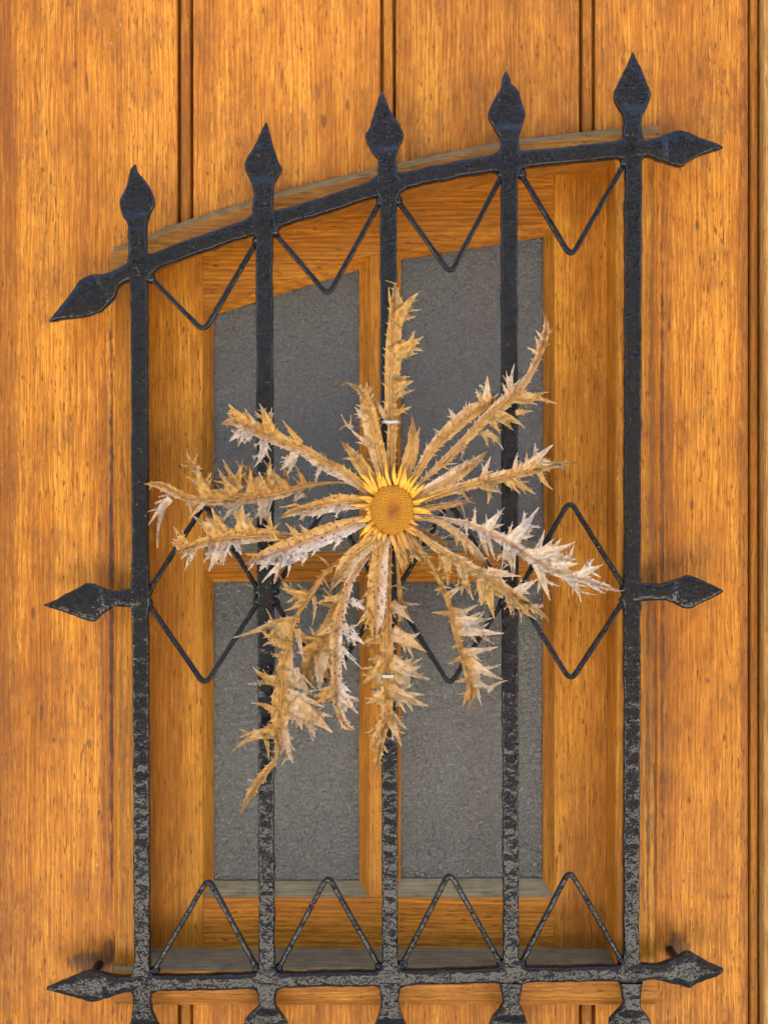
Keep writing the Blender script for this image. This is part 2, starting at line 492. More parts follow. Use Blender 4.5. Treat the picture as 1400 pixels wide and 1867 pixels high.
# the house across the street: it faces the door and shows only in the reflections
opp = root('neighbour_house', (0, -9, 0), 'ochre rendered house standing across the street from the door', 'house')
g = NT('ochre_render')
v, raw, rnd = g.coords()
g.l(g.ramp(g.noise(v, 1.2, 5, 0.65), [(0.3, (0.085, 0.070, 0.055)), (0.7, (0.135, 0.112, 0.088))]), g.b.inputs['Base Color'])
g.b.inputs['Roughness'].default_value = 0.9
vv, ff = extrude([Vector((-8, 0, -0.1)), Vector((8, 0, -0.1)), Vector((8, 0, 5.6)), Vector((-8, 0, 5.6))], -17, -9)
build('wall', vv, ff, g.m, opp)
M_TILE = simple('roof_tile', (0.20, 0.085, 0.05), (0.30, 0.13, 0.075), 8, 0.8, 0.4, 0.02)
vv, ff = extrude([Vector((-8.4, 0, 5.65)), Vector((8.4, 0, 5.65)), Vector((7.6, 0, 7.9)), Vector((-7.6, 0, 7.9))], -13.2, -12.8)
vv = [Vector((-8.4, -8.5, 5.61)), Vector((8.4, -8.5, 5.61)), Vector((8.4, -17.5, 5.61)), Vector((-8.4, -17.5, 5.61)), Vector((-8.4, -13, 7.9)), Vector((8.4, -13, 7.9))]
build('roof', vv, [[0, 1, 5, 4], [2, 3, 4, 5], [0, 4, 3], [1, 2, 5], [0, 3, 2, 1]], M_TILE, opp)
M_SHUT = simple('green_shutter_paint', (0.03, 0.06, 0.045), (0.05, 0.085, 0.065), 20, 0.6, 0.1)
M_WHITE = simple('white_window_paint', (0.6, 0.6, 0.57), (0.7, 0.7, 0.67), 20, 0.6, 0.1)
M_DGLASS = simple('dark_window_glass', (0.01, 0.012, 0.014), (0.02, 0.022, 0.024), 3, 0.05, 0.0)
for zz in (0.9, 3.4):
    for xx in (-6, -2.6, 0.8, 4.4):
        if zz < 1 and xx == 0.8: continue
        vv, ff = extrude([Vector((xx, 0, zz)), Vector((xx + 1.1, 0, zz)), Vector((xx + 1.1, 0, zz + 1.5)), Vector((xx, 0, zz + 1.5))], -8.995, -8.93)
        wn_ = build('window_frame', vv, ff, M_WHITE, opp)
        vv, ff = extrude([Vector((xx + .08, 0, zz + .08)), Vector((xx + 1.02, 0, zz + .08)), Vector((xx + 1.02, 0, zz + 1.42)), Vector((xx + .08, 0, zz + 1.42))], -8.92, -8.925)
        build('window_pane', vv, ff, M_DGLASS, wn_)
        for xo in (-0.62, 1.12):
            vv, ff = extrude([Vector((xx + xo, 0, zz - .02)), Vector((xx + xo + .5, 0, zz - .02)), Vector((xx + xo + .5, 0, zz + 1.52)), Vector((xx + xo, 0, zz + 1.52))], -8.99, -8.94)
            build('shutter', vv, ff, M_SHUT, opp)
vv, ff = extrude([Vector((0.8, 0, 0.02)), Vector((1.9, 0, 0.02)), Vector((1.9, 0, 2.2)), Vector((0.8, 0, 2.2))], -8.99, -8.93)
build('front_door', vv, ff, M_TILE, opp)

# ------------------------------------------------------------------ the door
door = root('wooden_door', (0, 0, 0.02), 'varnished orange oak door of wide upright planks behind the iron grille', 'door')
outer_arc = [(150, 466), (200, 447), (270, 421), (320, 401), (457, 357), (500, 344), (685, 299), (725, 290), (907, 252), (950, 245), (1060, 233), (1135, 225), (1205, 221), (1260, 217)]
def arc(x): return smooth_interp(outer_arc, x)
CUT = 22     # planks run this far under the casing


def P0(px, py): return W(px, py, 0.0)


def arcpts(xa, xb, off, n=14):
    return [P0(xa + (xb - xa) * i / n, arc(xa + (xb - xa) * i / n) + off) for i in range(n + 1)]


zt, zb = DTOP - 0.006, 0.03
NX0, NX1, NBOT = 232, 1170, 1806


def top_pt(px, z): return Vector((sx(px), 0, z))


planks = []
# left plank, notched round the window
planks.append([top_pt(-12, zb), top_pt(-12, zt), top_pt(323, zt)] + arcpts(323, NX0, CUT) + [P0(NX0, NBOT), P0(323, NBOT), top_pt(323, zb)])
planks.append([top_pt(1086, zt), top_pt(1364, zt), top_pt(1364, zb), top_pt(1086, zb), P0(1086, NBOT), P0(NX1, NBOT)] + arcpts(NX1, 1086, CUT))
for a, b in ((352, 693), (722, 1056)):
    planks.append([top_pt(a, zt), top_pt(b, zt)] + arcpts(b, a, CUT))
    planks.append([P0(a, NBOT), P0(b, NBOT), top_pt(b, zb), top_pt(a, zb)])
for pl in planks:
    vv, ff = extrude(pl, 0.0, 0.028)
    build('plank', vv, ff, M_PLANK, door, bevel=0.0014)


def bead_profile(xa, xb, za, zb_, name='bead', m=None, proud=0.0):
    """rounded bead strip lying in the groove between two planks"""
    w = xb - xa
    prof = [(0.0, 0.020), (0.0, 0.011), (0.13, 0.0105), (0.16, 0.004), (0.24, 0.0022), (0.5, 0.0014), (0.76, 0.0022), (0.84, 0.004), (0.87, 0.0105), (1.0, 0.011), (1.0, 0.020)]
    n = len(prof)
    vv = [Vector((xa + w * u, y - proud, za)) for u, y in prof] + [Vector((xa + w * u, y - proud, zb_)) for u, y in prof]
    ff = [[i, (i + 1) % n, n + (i + 1) % n, n + i] for i in range(n)] + [list(range(n)), list(range(2 * n - 1, n - 1, -1))]
    return build(name, vv, ff, m or M_BEAD, door, smooth=True, sharp=35)


for a, b in ((323.6, 351.4), (693.6, 721.4), (1056.6, 1085.4)):
    bead_profile(sx(a), sx(b), P0(a, arc((a + b) / 2) + 24).z, zt)
    bead_profile(sx(a), sx(b), zb, P0(a, NBOT - 8).z)
bead_profile(sx(1364.6), sx(1385.5), zb, zt, proud=0.002)
# backing boards behind the grooves, left and right of the window
for xa, xb in ((sx(-12), sx(222)), (sx(1178), sx(1384))):
    vv, ff = extrude([Vector((xa, 0, zb)), Vector((xb, 0, zb)), Vector((xb, 0, zt)), Vector((xa, 0, zt))], 0.0285, 0.045)
    build('backing_board', vv, ff, M_BEAD, door)
for (za, zc) in ((zb, sz(1800)), (sz(215), zt)):
    vv, ff = extrude([Vector((sx(222.5), 0, za)), Vector((sx(1177.5), 0, za)), Vector((sx(1177.5), 0, zc)), Vector((sx(222.5), 0, zc))], 0.0285, 0.045)
    build('backing_board', vv, ff, M_BEAD, door)

# window casing: arched head, two uprights, sill
HY = -0.015


def sweep_strip(name, path, prof, mats, midx_of, parent, bevel=0):
    """path: list of (base px, base py, inward direction) ; prof: list of (inward px, y)"""
    n = len(prof)
    vv, ff, mi = [], [], []
    for (bx, by, ix, iy) in path:
        for (u, y) in prof:
            p = W(bx + ix * u, by + iy * u, HY)      # laid out on the casing face, then pushed to y
            vv.append(Vector((p.x, y, p.z)))
    for k in range(len(path) - 1):
        for i in range(n):
            j = (i + 1) % n
            ff.append([k * n + i, k * n + j, (k + 1) * n + j, (k + 1) * n + i]); mi.append(midx_of.get(i, 0))
    ff.append(list(range(n))); mi.append(0)
    e = (len(path) - 1) * n
    ff.append([e + i for i in reversed(range(n))]); mi.append(0)
    return build(name, vv, ff, mats, parent, midx=mi, smooth=True, sharp=30)


HEADW = 58
path = []
for i in range(41):
    x = 203 + (1203 - 203) * i / 40
    path.append((x, arc(x), 0, 1))
prof = [(0, 0.027), (0, -0.004), (2, -0.0065), (16, HY + 0.0006), (17.5, HY), (HEADW - 2, HY), (HEADW, HY + 0.0015), (HEADW, 0.046)]
sweep_strip('casing_head', path, prof, [M_CASEX, M_TRIM], {1: 1, 2: 1, 3: 1}, door)
LIN, RIN = 258, 1122
sprof_l = [(0, 0.027), (0, -0.006), (2, -0.0095), (8, HY + 0.0006), (10, HY), (LIN - 206 - 2, HY), (LIN - 206, HY + 0.0015), (LIN - 206, 0.046)]
ly0 = arc(206) + 12
sweep_strip('casing_upright', [(206, arc(206) + HEADW + 0.6, 1, (arc(258) - arc(206)) / 52), (206, 900, 1, 0), (206, 1768, 1, 0)], sprof_l, [M_CASE], {}, door)
rw = 1202 - RIN
sprof_r = [(0, 0.027), (0, -0.006), (2, -0.0095), (8, HY + 0.0006), (10, HY), (rw - 2, HY), (rw, HY + 0.0015), (rw, 0.046)]
sweep_strip('casing_upright', [(1202, arc(1202) + HEADW + 0.6, -1, (arc(RIN) - arc(1202)) / 80), (1202, 900, -1, 0), (1202, 1768, -1, 0)], sprof_r, [M_CASE], {}, door)
# sill: slopes down and out, weathered grey on top
zs_b, zs_f = W(700, 1730, 0.025).z, W(700, 1767, -0.019).z
prof = [(0.05, zs_b + 0.0012), (-0.0165, zs_f + 0.0008), (-0.019, zs_f - 0.0015), (-0.019, sz(1822, -0.019)), (-0.0165, sz(1826, -0.0165)), (-0.0125, sz(1827, -0.0125)), (-0.0125, sz(1833, -0.0125)), (0.02, sz(1834, -0.0125)), (0.05, sz(1834, -0.0125))]
xa, xb = W(208, 0, HY).x, W(1196, 0, HY).x
n = len(prof)
vv = [Vector((xa, y, z)) for y, z in prof] + [Vector((xb, y, z)) for y, z in prof]
ff = [[i, (i + 1) % n, n + (i + 1) % n, n + i] for i in range(n)] + [list(range(n)), list(range(2 * n - 1, n - 1, -1))]
build('casing_sill', vv, ff, [M_CASEX, M_GREY], door, midx=[1, 1] + [0] * (n))

# door frame on either side, head above
frame = root('door_frame', (DX1 + 0.04, 0, 0), 'pale wooden door frame post along the right edge of the door', 'door frame')
for (xa, xb) in ((DX1 + 0.0085, FX1 - 0.002), (FX0 + 0.002, DX0 - 0.003)):
    vv, ff = extrude([Vector((xa, 0, 0.005)), Vector((xb, 0, 0.005)), Vector((xb, 0, DTOP)), Vector((xa, 0, DTOP))], -0.012, 0.06)
    build('post', vv, ff, M_FRAME, frame, bevel=0.005, segs=4)
vv, ff = extrude([Vector((FX0 + 0.002, 0, DTOP + 0.002)), Vector((FX1 - 0.002, 0, DTOP + 0.002)), Vector((FX1 - 0.002, 0, DTOP + 0.088)), Vector((FX0 + 0.002, 0, DTOP + 0.088))], -0.012, 0.06)
build('head', vv, ff, M_FRAME, frame, bevel=0.005, segs=3)

# ------------------------------------------------------------------ sash with four panes
SY, GLY = 0.025, 0.037
sash = root('casement_window', W(700, 1735, SY), 'four-pane wooden window sash with obscure glass set in the door', 'window')


def F(px, py): return W(px, py, SY)


def inset(p, y): return Vector((p.x, y, p.z))


XL0, XL1, XM0, XM1, XR0, XR1 = 262, 370, 672, 715, 1010, 1116
tl = lambda x: interp([(370, 566), (672, 466)], x) if x < 690 else interp([(715, 456), (1010, 404)], x)


def member(name, pts, m):
    vv, ff = extrude([F(*p) for p in pts], SY, 0.048)
    return build(name, vv, ff, m, sash, bevel=0.0006, segs=1)


head_top = lambda x: arc(x) + 66
member('stile', [(XL0, 1748), (XL0, head_top(262)), (XL1, head_top(370)), (XL1, 1748)], M_STILE)
member('stile', [(XR0, 1748), (XR0, head_top(1010)), (XR1, head_top(1116)), (XR1, 1748)], M_STILE)
topr = [(XL1, tl(370)), (XL1, head_top(370))] + [(x, head_top(x)) for x in range(400, 1001, 50)] + [(XR0, head_top(1010)), (XR0, tl(1010)), (XM1, tl(715)), (XM1, tl(672)+0), (XM0, tl(672))]
topr = [p for i, p in enumerate(topr) if p != (XM1, tl(672))]
member('rail', topr, M_RAIL)
MR0, MR1, BR0 = 1007, 1042, 1637
member('rail', [(XL1, BR0), (XR0, BR0), (XR0, 1748), (XL1, 1748)], M_RAIL)
member('rail', [(XL1, MR0), (XR0, MR0), (XR0, MR1), (XL1, MR1)], M_RAIL)
member('muntin', [(XM0, tl(672) + 0.3), (XM1, tl(715) + 0.3), (XM1, MR0 - 0.3), (XM0, MR0 - 0.3)], M_STILE)
member('muntin', [(XM0, MR1 + 0.3), (XM1, MR1 + 0.3), (XM1, BR0 - 0.3), (XM0, BR0 - 0.3)], M_STILE)
# pane openings: frame-face corners (at SY) and glass corners (at GLY), photo px, order TL TR BR BL
panes = [
    ('upper left', [(XL1, tl(370)), (XM0, tl(672)), (XM0, MR0), (XL1, MR0)], [(390, 574), (655, 491), (655, 985), (390, 985)]),
    ('upper right', [(XM1, tl(715)), (XR0, tl(1010)), (XR0, MR0), (XM1, MR0)], [(731, 473), (990, 432), (990, 985), (731, 985)]),
    ('lower left', [(XL1, MR1), (XM0, MR1), (XM0, BR0), (XL1, BR0)], [(390, 1061), (655, 1061), (655, 1606), (390, 1606)]),
    ('lower right', [(XM1, MR1), (XR0, MR1), (XR0, BR0), (XM1, BR0)], [(731, 1061), (989, 1061), (989, 1602), (731, 1602)]),
]
for nm, fo, gi in panes:
    a = [W(x, y, SY) for x, y in fo]
    b = [W(x, y, GLY) for x, y in gi]
    cx = sum(p.x for p in b) / 4; cz = sum(p.z for p in b) / 4
    # the pane, running 4 mm under the beads
    big = [Vector((p.x + math.copysign(0.004, p.x - cx), 0, p.z + math.copysign(0.004, p.z - cz))) for p in b]
    vv, ff = extrude(big, GLY + 0.0008, GLY + 0.0048)
    pane = build('pane', vv, ff, M_GLASS, sash)
    pane['label'] = nm + ' obscure glass pane'
    for k in range(4):
        p, q = a[k], a[(k + 1) % 4]
        u, w_ = b[k], b[(k + 1) % 4]
        vv = [inset(p, SY), inset(q, SY), inset(w_, GLY - 0.0012), inset(u, GLY - 0.0012), inset(u, GLY + 0.0005), inset(w_, GLY + 0.0005), inset(q, GLY + 0.0005), inset(p, GLY + 0.0005)]
        ff = [[0, 1, 2, 3], [3, 2, 5, 4], [4, 5, 6, 7], [7, 6, 1, 0], [0, 3, 4, 7], [1, 6, 5, 2]]
        build('glazing_bead', vv, ff, M_GREY if k == 2 else (M_RAIL if k == 0 else M_STILE), pane)

# net curtain hanging inside the glass
g = NT('brown_grey_curtain')
v, raw, rnd = g.coords()
n = g.noise(g.mapping(v, (20, 20, 2)), 1, 3, 0.6)
sp = g.n('SeparateXYZ'); g.l(raw, sp.inputs[0])
cr = g.mix(g.step(sp.outputs[0], -0.06, 0.05), (0.34, 0.50, 0.45, 1), (0.62, 0.50, 0.37, 1))
g.l(g.mix(g.step(n, 0.35, 0.65, 0.0, 0.5), cr, (0.16, 0.12, 0.09, 1)), g.b.inputs['Base Color'])
g.b.inputs['Roughness'].default_value = 0.9
M_CURT = g.m
vv, ff = [], []
nx = 120
for i in range(nx + 1):
    u = i / nx
    x = -0.26 + 0.52 * u
    yy = 0.078 + 0.010 * math.sin(u * 31 + 1.1 * math.sin(u * 9)) + 0.004 * math.sin(u * 83)
    for z in (0.92, 1.75): vv.append(Vector((x, yy, z)))
for i in range(nx): ff.append([2 * i, 2 * i + 1, 2 * i + 3, 2 * i + 2])
cu = build('curtain', vv, ff, M_CURT, smooth=True)
sm_ = cu.modifiers.new('thick', 'SOLIDIFY'); sm_.thickness = 0.001
meta(cu, 'brown grey curtain seen dimly behind the obscure glass', 'curtain')

vv, ff = extrude([W(845, 1700, 0.06), W(915, 1700, 0.06), W(915, 330, 0.06), W(845, 330, 0.06)], 0.050, 0.064)
po = build('wooden_post', vv, ff, M_BEAD, bevel=0.004)
meta(po, 'dark brown upright post dimly visible behind the right hand panes', 'post')

# ------------------------------------------------------------------ iron grille
grille = root('window_grille', W(705, 1960, GY + 0.007), 'black painted wrought iron grille with spear points in front of the window', 'grille')


def catmull(pts, step):
    """dense points through pts (tuples of equal length), spaced about step in the first two"""
    out = []
    n = len(pts)
    for i in range(n - 1):
        p0 = pts[i - 1] if i > 0 else tuple(2 * a - b for a, b in zip(pts[0], pts[1]))
        p1, p2 = pts[i], pts[i + 1]
        p3 = pts[i + 2] if i + 2 < n else tuple(2 * a - b for a, b in zip(pts[-1], pts[-2]))
        L = math.hypot(p2[0] - p1[0], p2[1] - p1[1])
        k = max(1, int(L / step))
        for j in range(k):
            t = j / k
            out.append(tuple(0.5 * (2 * b + (c - a) * t + (2 * a - 5 * b + 4 * c - d) * t * t + (3 * b - a - 3 * c + d) * t ** 3) for a, b, c, d in zip(p0, p1, p2, p3)))
    out.append(tuple(pts[-1]))
    return out


def bar_mesh(name, samples, y0, y1, parent, jitter=1.0, seed=0, rnd=4.0, ridge=0.0, dip=None):
    """samples: (px, py, half width left, half width right) along the bar; rounded-rectangle section between y0 (front) and y1"""
    vv, ff = [], []
    K = 0
    n = len(samples)
    for i, (px, py, wl, wr) in enumerate(samples):
        a = samples[max(0, i - 1)]; b = samples[min(n - 1, i + 1)]
        dx, dy = b[0] - a[0], b[1] - a[1]
        L = math.hypot(dx, dy) or 1
        nx_, ny_ = dy / L, -dx / L           # left of travel in the picture
        s = [noise.noise(Vector((px * .035, py * .035, seed * 7.3 + q * 3.1))) + 0.5 * noise.noise(Vector((px * .11, py * .11, seed * 5.3 + q * 9.1))) for q in range(2)]
        l = max(0.35, wl + s[0] * 1.5 * jitter); r = max(0.35, wr + s[1] * 1.5 * jitter)
        rr = min(rnd, l * 0.8, r * 0.8)
        dep = (y1 - y0) / S
        th = min(1.0, 0.35 + (l + r) / 18)   # thin towards a point
        ya = dep * (0.5 - 0.5 * th); yb = dep * (0.5 + 0.5 * th)
        rv = min(rr, (yb - ya) * 0.35)
        ring = [(l - rr, ya), (l * 0.45, ya - ridge * 0.5), (0, ya - ridge), (-r * 0.45, ya - ridge * 0.5), (-r + rr, ya), (-r + rr * 0.3, ya + rv * 0.3), (-r, ya + rv), (-r, (ya + yb) / 2), (-r, yb - rv), (-r + rr, yb), (0, yb), (l - rr, yb), (l, yb - rv), (l, (ya + yb) / 2), (l, ya + rv), (l - rr * 0.3, ya + rv * 0.3)]
        K = len(ring)
        for q, (u, d) in enumerate(ring):
            X, Y = px + nx_ * u, py + ny_ * u
            dd = d + (noise.noise(Vector((X * .06, Y * .06, seed + 40))) * 1.1 + noise.noise(Vector((X * .2, Y * .2, seed + 80))) * 0.5) * jitter * (1 if d < dep * .3 else 0.4)
            if dip and d < dep * .3: dd += dip[i]
            p = W(X, Y, GY)
            vv.append(Vector((p.x, y0 + dd * S, p.z)))
    for i in range(n - 1):
        for q in range(K):
            q2 = (q + 1) % K
            ff.append([i * K + q, i * K + q2, (i + 1) * K + q2, (i + 1) * K + q])
    ff.append(list(range(K))); ff.append([(n - 1) * K + q for q in reversed(range(K))])
    return build(name, vv, ff, M_IRON, parent, smooth=True, sharp=60)


top_bar = [(240, 491), (252, 486), (350, 448), (480, 404), (590, 372), (707, 334), (820, 309), (928, 291), (1045, 279), (1156, 267), (1170, 266)]
bot_bar = [(240, 1797), (258, 1797), (372, 1795), (486, 1792), (598, 1789), (711, 1787), (820, 1784), (932, 1781), (1045, 1780), (1152, 1777), (1170, 1776)]
bars = [((252, 478), (258, 1800)), ((481, 402), (486, 1793)), ((708, 332), (711, 1788)), ((929, 289), (932, 1782)), ((1156, 266), (1152, 1778))]


def topy(x): return smooth_interp(top_bar, x)
def boty(x): return smooth_interp(bot_bar, x)


BF, BB = GY, GY + 0.011
for k, ((xa, ya), (xb, yb)) in enumerate(bars):
    smp = []
    L = yb - ya
    nn = int(L / 4)
    for i in range(nn + 1):
        t = i / nn
        x = xa + (xb - xa) * t; y = ya + L * t
        w = 15.6 - 1.2 * t
        for yc in (topy(x), boty(x)):
            w += 7 * math.exp(-((abs(y - yc)) / 21) ** 4)
        if k in (0, 4): w += 3.5 * math.exp(-((y - 1087) / 24) ** 2)
        smp.append((x, y, w, w))
    bar_mesh('vertical_bar', smp, BF, BB, grille, seed=k + 1)


def cross(pts, seed):
    smp = []
    for (x, y) in catmull(pts, 4):
        w = 15.0 if seed == 20 else 13.5
        for (xa, ya), (xb, yb) in bars:
            xc = xa if seed == 20 else xb
            w += 7 * math.exp(-(abs(x - xc) / 23) ** 4)
        smp.append((x, y, w, w))
    bar_mesh('cross_bar', smp, BF + 0.0004, BB - 0.0006, grille, seed=seed)


cross(top_bar, 20)
cross(bot_bar, 21)


def spear(pts, seed, ridge=1.2):
    """pts: (px, py, wl, wr) from the root to the tip; the neck is hammered thin where the blade begins"""
    sm = catmull(pts, 3)
    wide = max(range(len(sm)), key=lambda i: sm[i][2] + sm[i][3])
    cum = [0.0]
    for a, b in zip(sm, sm[1:]): cum.append(cum[-1] + math.hypot(b[0] - a[0], b[1] - a[1]))
    c0 = cum[wide] - 34
    dip = []
    for c in cum:
        q = min(1, max(0, (c - c0) / 17))
        r = min(1, max(0, (c - c0 - 24) / 60))
        dip.append(5.2 * (q * q * (3 - 2 * q)) - 2.2 * r)
    bar_mesh('spear_point', sm, BF - 0.0003, BB - 0.001, grille, seed=seed, jitter=1.25, ridge=ridge, dip=dip)


# top row
spear([(252, 478, 21, 21), (251, 455, 18, 17), (249, 428, 17, 17), (248, 405, 17, 19), (246, 385, 27, 28), (247, 366, 31, 33), (247, 348, 24, 28), (245, 328, 15, 18), (243, 310, 8, 7), (244, 297, 2, 2)], 31)
spear([(481, 402, 21, 21), (480, 378, 20, 18), (479, 352, 18, 19), (478, 330, 22, 22), (478, 305, 34, 35), (479, 290, 32, 29), (481, 270, 21, 20), (483, 245, 11, 10), (484, 221, 2, 2)], 32)
spear([(708, 332, 21, 21), (706, 305, 18, 17), (706, 285, 18, 18), (703, 265, 29, 27), (702, 245, 36, 35), (701, 228, 28, 29), (698, 205, 18, 18), (697, 185, 10, 9), (696, 163, 2, 2)], 33)
spear([(929, 289, 21, 21), (929, 265, 17, 18), (928, 245, 18, 19), (926, 226, 27, 28), (925, 205, 34, 34), (925, 185, 27, 28), (925, 165, 16, 22), (924, 150, 9, 9), (923, 140, 7, 7), (924, 127, 2, 2)], 34)
spear([(1156, 266, 21, 21), (1155, 235, 17, 17), (1155, 210, 18, 18), (1155, 190, 28, 28), (1154, 170, 34, 34), (1154, 152, 27, 28), (1155, 130, 17, 18), (1155, 108, 8, 8), (1155, 92, 3, 3)], 35)
# sideways, from top to bottom
spear([(252, 487, 19, 19), (228, 497, 15, 15), (206, 511, 15, 19), (188, 524, 27, 30), (165, 534, 37, 34), (145, 546, 33, 25), (120, 562, 21, 14), (102, 575, 10, 7), (88, 583, 3, 2)], 36)
spear([(1156, 267, 19, 19), (1180, 267, 16, 16), (1200, 267, 20, 22), (1220, 267, 28, 29), (1240, 266, 32, 35), (1255, 265, 28, 28), (1275, 265, 18, 18), (1300, 265, 9, 8), (1320, 265, 2, 2)], 37)
spear([(256, 1089, 18, 18), (230, 1091, 17, 16), (205, 1092, 16, 16), (185, 1095, 24, 25), (165, 1097, 37, 34), (148, 1099, 31, 29), (120, 1101, 18, 18), (98, 1103, 8, 8), (78, 1104, 2, 2)], 38)
spear([(1154, 1079, 18, 18), (1180, 1080, 16, 16), (1208, 1079, 15, 16), (1232, 1079, 21, 22), (1253, 1080, 30, 30), (1270, 1079, 26, 27), (1292, 1079, 16, 15), (1308, 1078, 8, 9), (1320, 1078, 3, 3)], 39)
spear([(258, 1797, 19, 19), (235, 1797, 15, 14), (215, 1798, 17, 15), (190, 1800, 24, 21), (165, 1802, 30, 28), (148, 1803, 24, 25), (122, 1805, 14, 16), (100, 1806, 7, 8), (83, 1807, 2, 2)], 40)
spear([(1152, 1777, 19, 19), (1180, 1775, 14, 14), (1205, 1776, 15, 15), (1232, 1775, 23, 23), (1257, 1774, 35, 33), (1274, 1774, 27, 24), (1294, 1774, 15, 15), (1320, 1773, 4, 3)], 41)
# hanging points under the bottom bar
for q, (x, dl, dr) in enumerate(((258, 4, 8), (486, 24, 18), (711, 8, 10), (932, 20, 12), (1152, 22, 18))):
    spear([(x, 1795, 21, 21), (x, 1820, 17, 17), (x, 1838, 17, 17), (x, 1866, 17 + dr, 17 + dl), (x, 1890, 36, 36), (x, 1915, 28, 28), (x, 1945, 14, 14), (x, 1975, 2, 2)], 50 + q)


def rod(pts, seed, rad=4.6):
    smp = []
    for (x, y) in pts: smp.append((x, y, rad, rad))
    bar_mesh('zigzag_rod', smp, GY + 0.0020, GY + 0.0088, grille, seed=seed, jitter=0.45, rnd=2.6)


def vee(a, apex, b, seed, rr=12):
    """a - rounded apex - b"""
    A, P, B = Vector(a), Vector(apex), Vector(b)
    u = (A - P).normalized(); w = (B - P).normalized()
    p1, p2 = P + u * rr * 1.6, P + w * rr * 1.6
    pts = []
    for i in range(16): pts.append(tuple(A + (p1 - A) * i / 15))
    for i in range(1, 10):
        t = i / 10
        q = p1 * (1 - t) ** 2 + P * 2 * t * (1 - t) + p2 * t * t
        pts.append(tuple(q))
    for i in range(16): pts.append(tuple(p2 + (B - p2) * i / 15))
    rod(pts, seed)


vs = [((262, 493), (370, 603), (474, 425)), ((490, 410), (598, 537), (700, 352)), ((718, 352), (822, 497), (922, 305)), ((944, 302), (1043, 466), (1148, 280)),
      ((262, 1092), (372, 1252), (478, 1086)), ((492, 1086), (598, 1250), (702, 1086)), ((718, 1086), (821, 1252), (924, 1086)), ((944, 1084), (1042, 1244), (1148, 1082)),
      ((262, 1090), (372, 918), (478, 1090)), ((492, 1088), (598, 916), (702, 1088)), ((718, 1088), (820, 914), (924, 1088)), ((944, 1084), (1040, 912), (1148, 1084)),
      ((273, 1785), (378, 1605), (473, 1782)), ((502, 1780), (597, 1600), (697, 1777)), ((727, 1776), (820, 1594), (920, 1772)), ((946, 1772), (1040, 1590), (1141, 1766))]
for q, v3 in enumerate(vs): vee(*v3, seed=60 + q)
# weld blobs where the rods meet the bars
wv, wf = [], []
for i in range(7):
    th = math.pi * i / 6
    for j in range(10):
        a = j * math.tau / 10
        k = 1 + 0.22 * noise.noise(Vector((math.cos(a) * 2, math.sin(a) * 2, i * 0.9)))
        wv.append(Vector((math.sin(th) * math.cos(a) * 0.0042 * k, math.cos(th) * 0.0040, math.sin(th) * math.sin(a) * 0.0042 * k)))
for i in range(6):
    for j in range(10): wf.append([i * 10 + j, i * 10 + (j + 1) % 10, i * 10 + 10 + (j + 1) % 10, i * 10 + 10 + j])
weld0 = None
rgw = random.Random(8)
for v3 in vs:
    for q, other in ((v3[0], v3[1]), (v3[2], v3[1])):
        t = 13.5 / math.hypot(other[0] - q[0], other[1] - q[1])
        c = W(q[0] + (other[0] - q[0]) * t, q[1] + (other[1] - q[1]) * t, GY) + Vector((0, 0.0045, 0))
        if weld0 is None:
            o = weld0 = build('weld_bead', wv, wf, M_IRON, grille, smooth=True)
        else:
            o = weld0.copy(); col.objects.link(o)
        o.location = c
        o.rotation_euler = (0, rgw.uniform(0, 6), 0)
        o.scale = (rgw.uniform(0.8, 1.5), rgw.uniform(0.9, 1.15), rgw.uniform(0.8, 1.4))
# short pins that hold the side points off the door
for (px, py) in ((158, 1796), (1244, 1768), (165, 1097), (1250, 1079), (140, 546), (1270, 261)):
    c = W(px, py, GY)
    vv, ff = [], []
    for y in (GY + 0.006, GY + 0.030, 0.001):
        for q in range(10):
            a = q * math.tau / 10
            vv.append(Vector((c.x + 0.0042 * math.cos(a), y, c.z + 0.0042 * math.sin(a))))
    for k in range(2):
        for q in range(10): ff.append([k * 10 + q, k * 10 + (q + 1) % 10, k * 10 + 10 + (q + 1) % 10, k * 10 + 10 + q])
    ff.append(list(range(20, 30)))
    build('mounting_pin', vv, ff, M_IRON, grille, smooth=True, sharp=50)

# ------------------------------------------------------------------ dried thistle
thistle = root('dried_thistle', W(716, 960, GY - 0.004), 'dried golden silver thistle rosette with spiny leaves tied to the grille', 'thistle')


def H(px, py, h):   # h millimetres in front of the grille
    return W(px, py, GY - h * 0.001)


def ccw(poly):
    a = sum(p[0] * q[1] - q[0] * p[1] for p, q in zip(poly, poly[1:] + poly[:1]))
    return poly if a > 0 else poly[::-1]


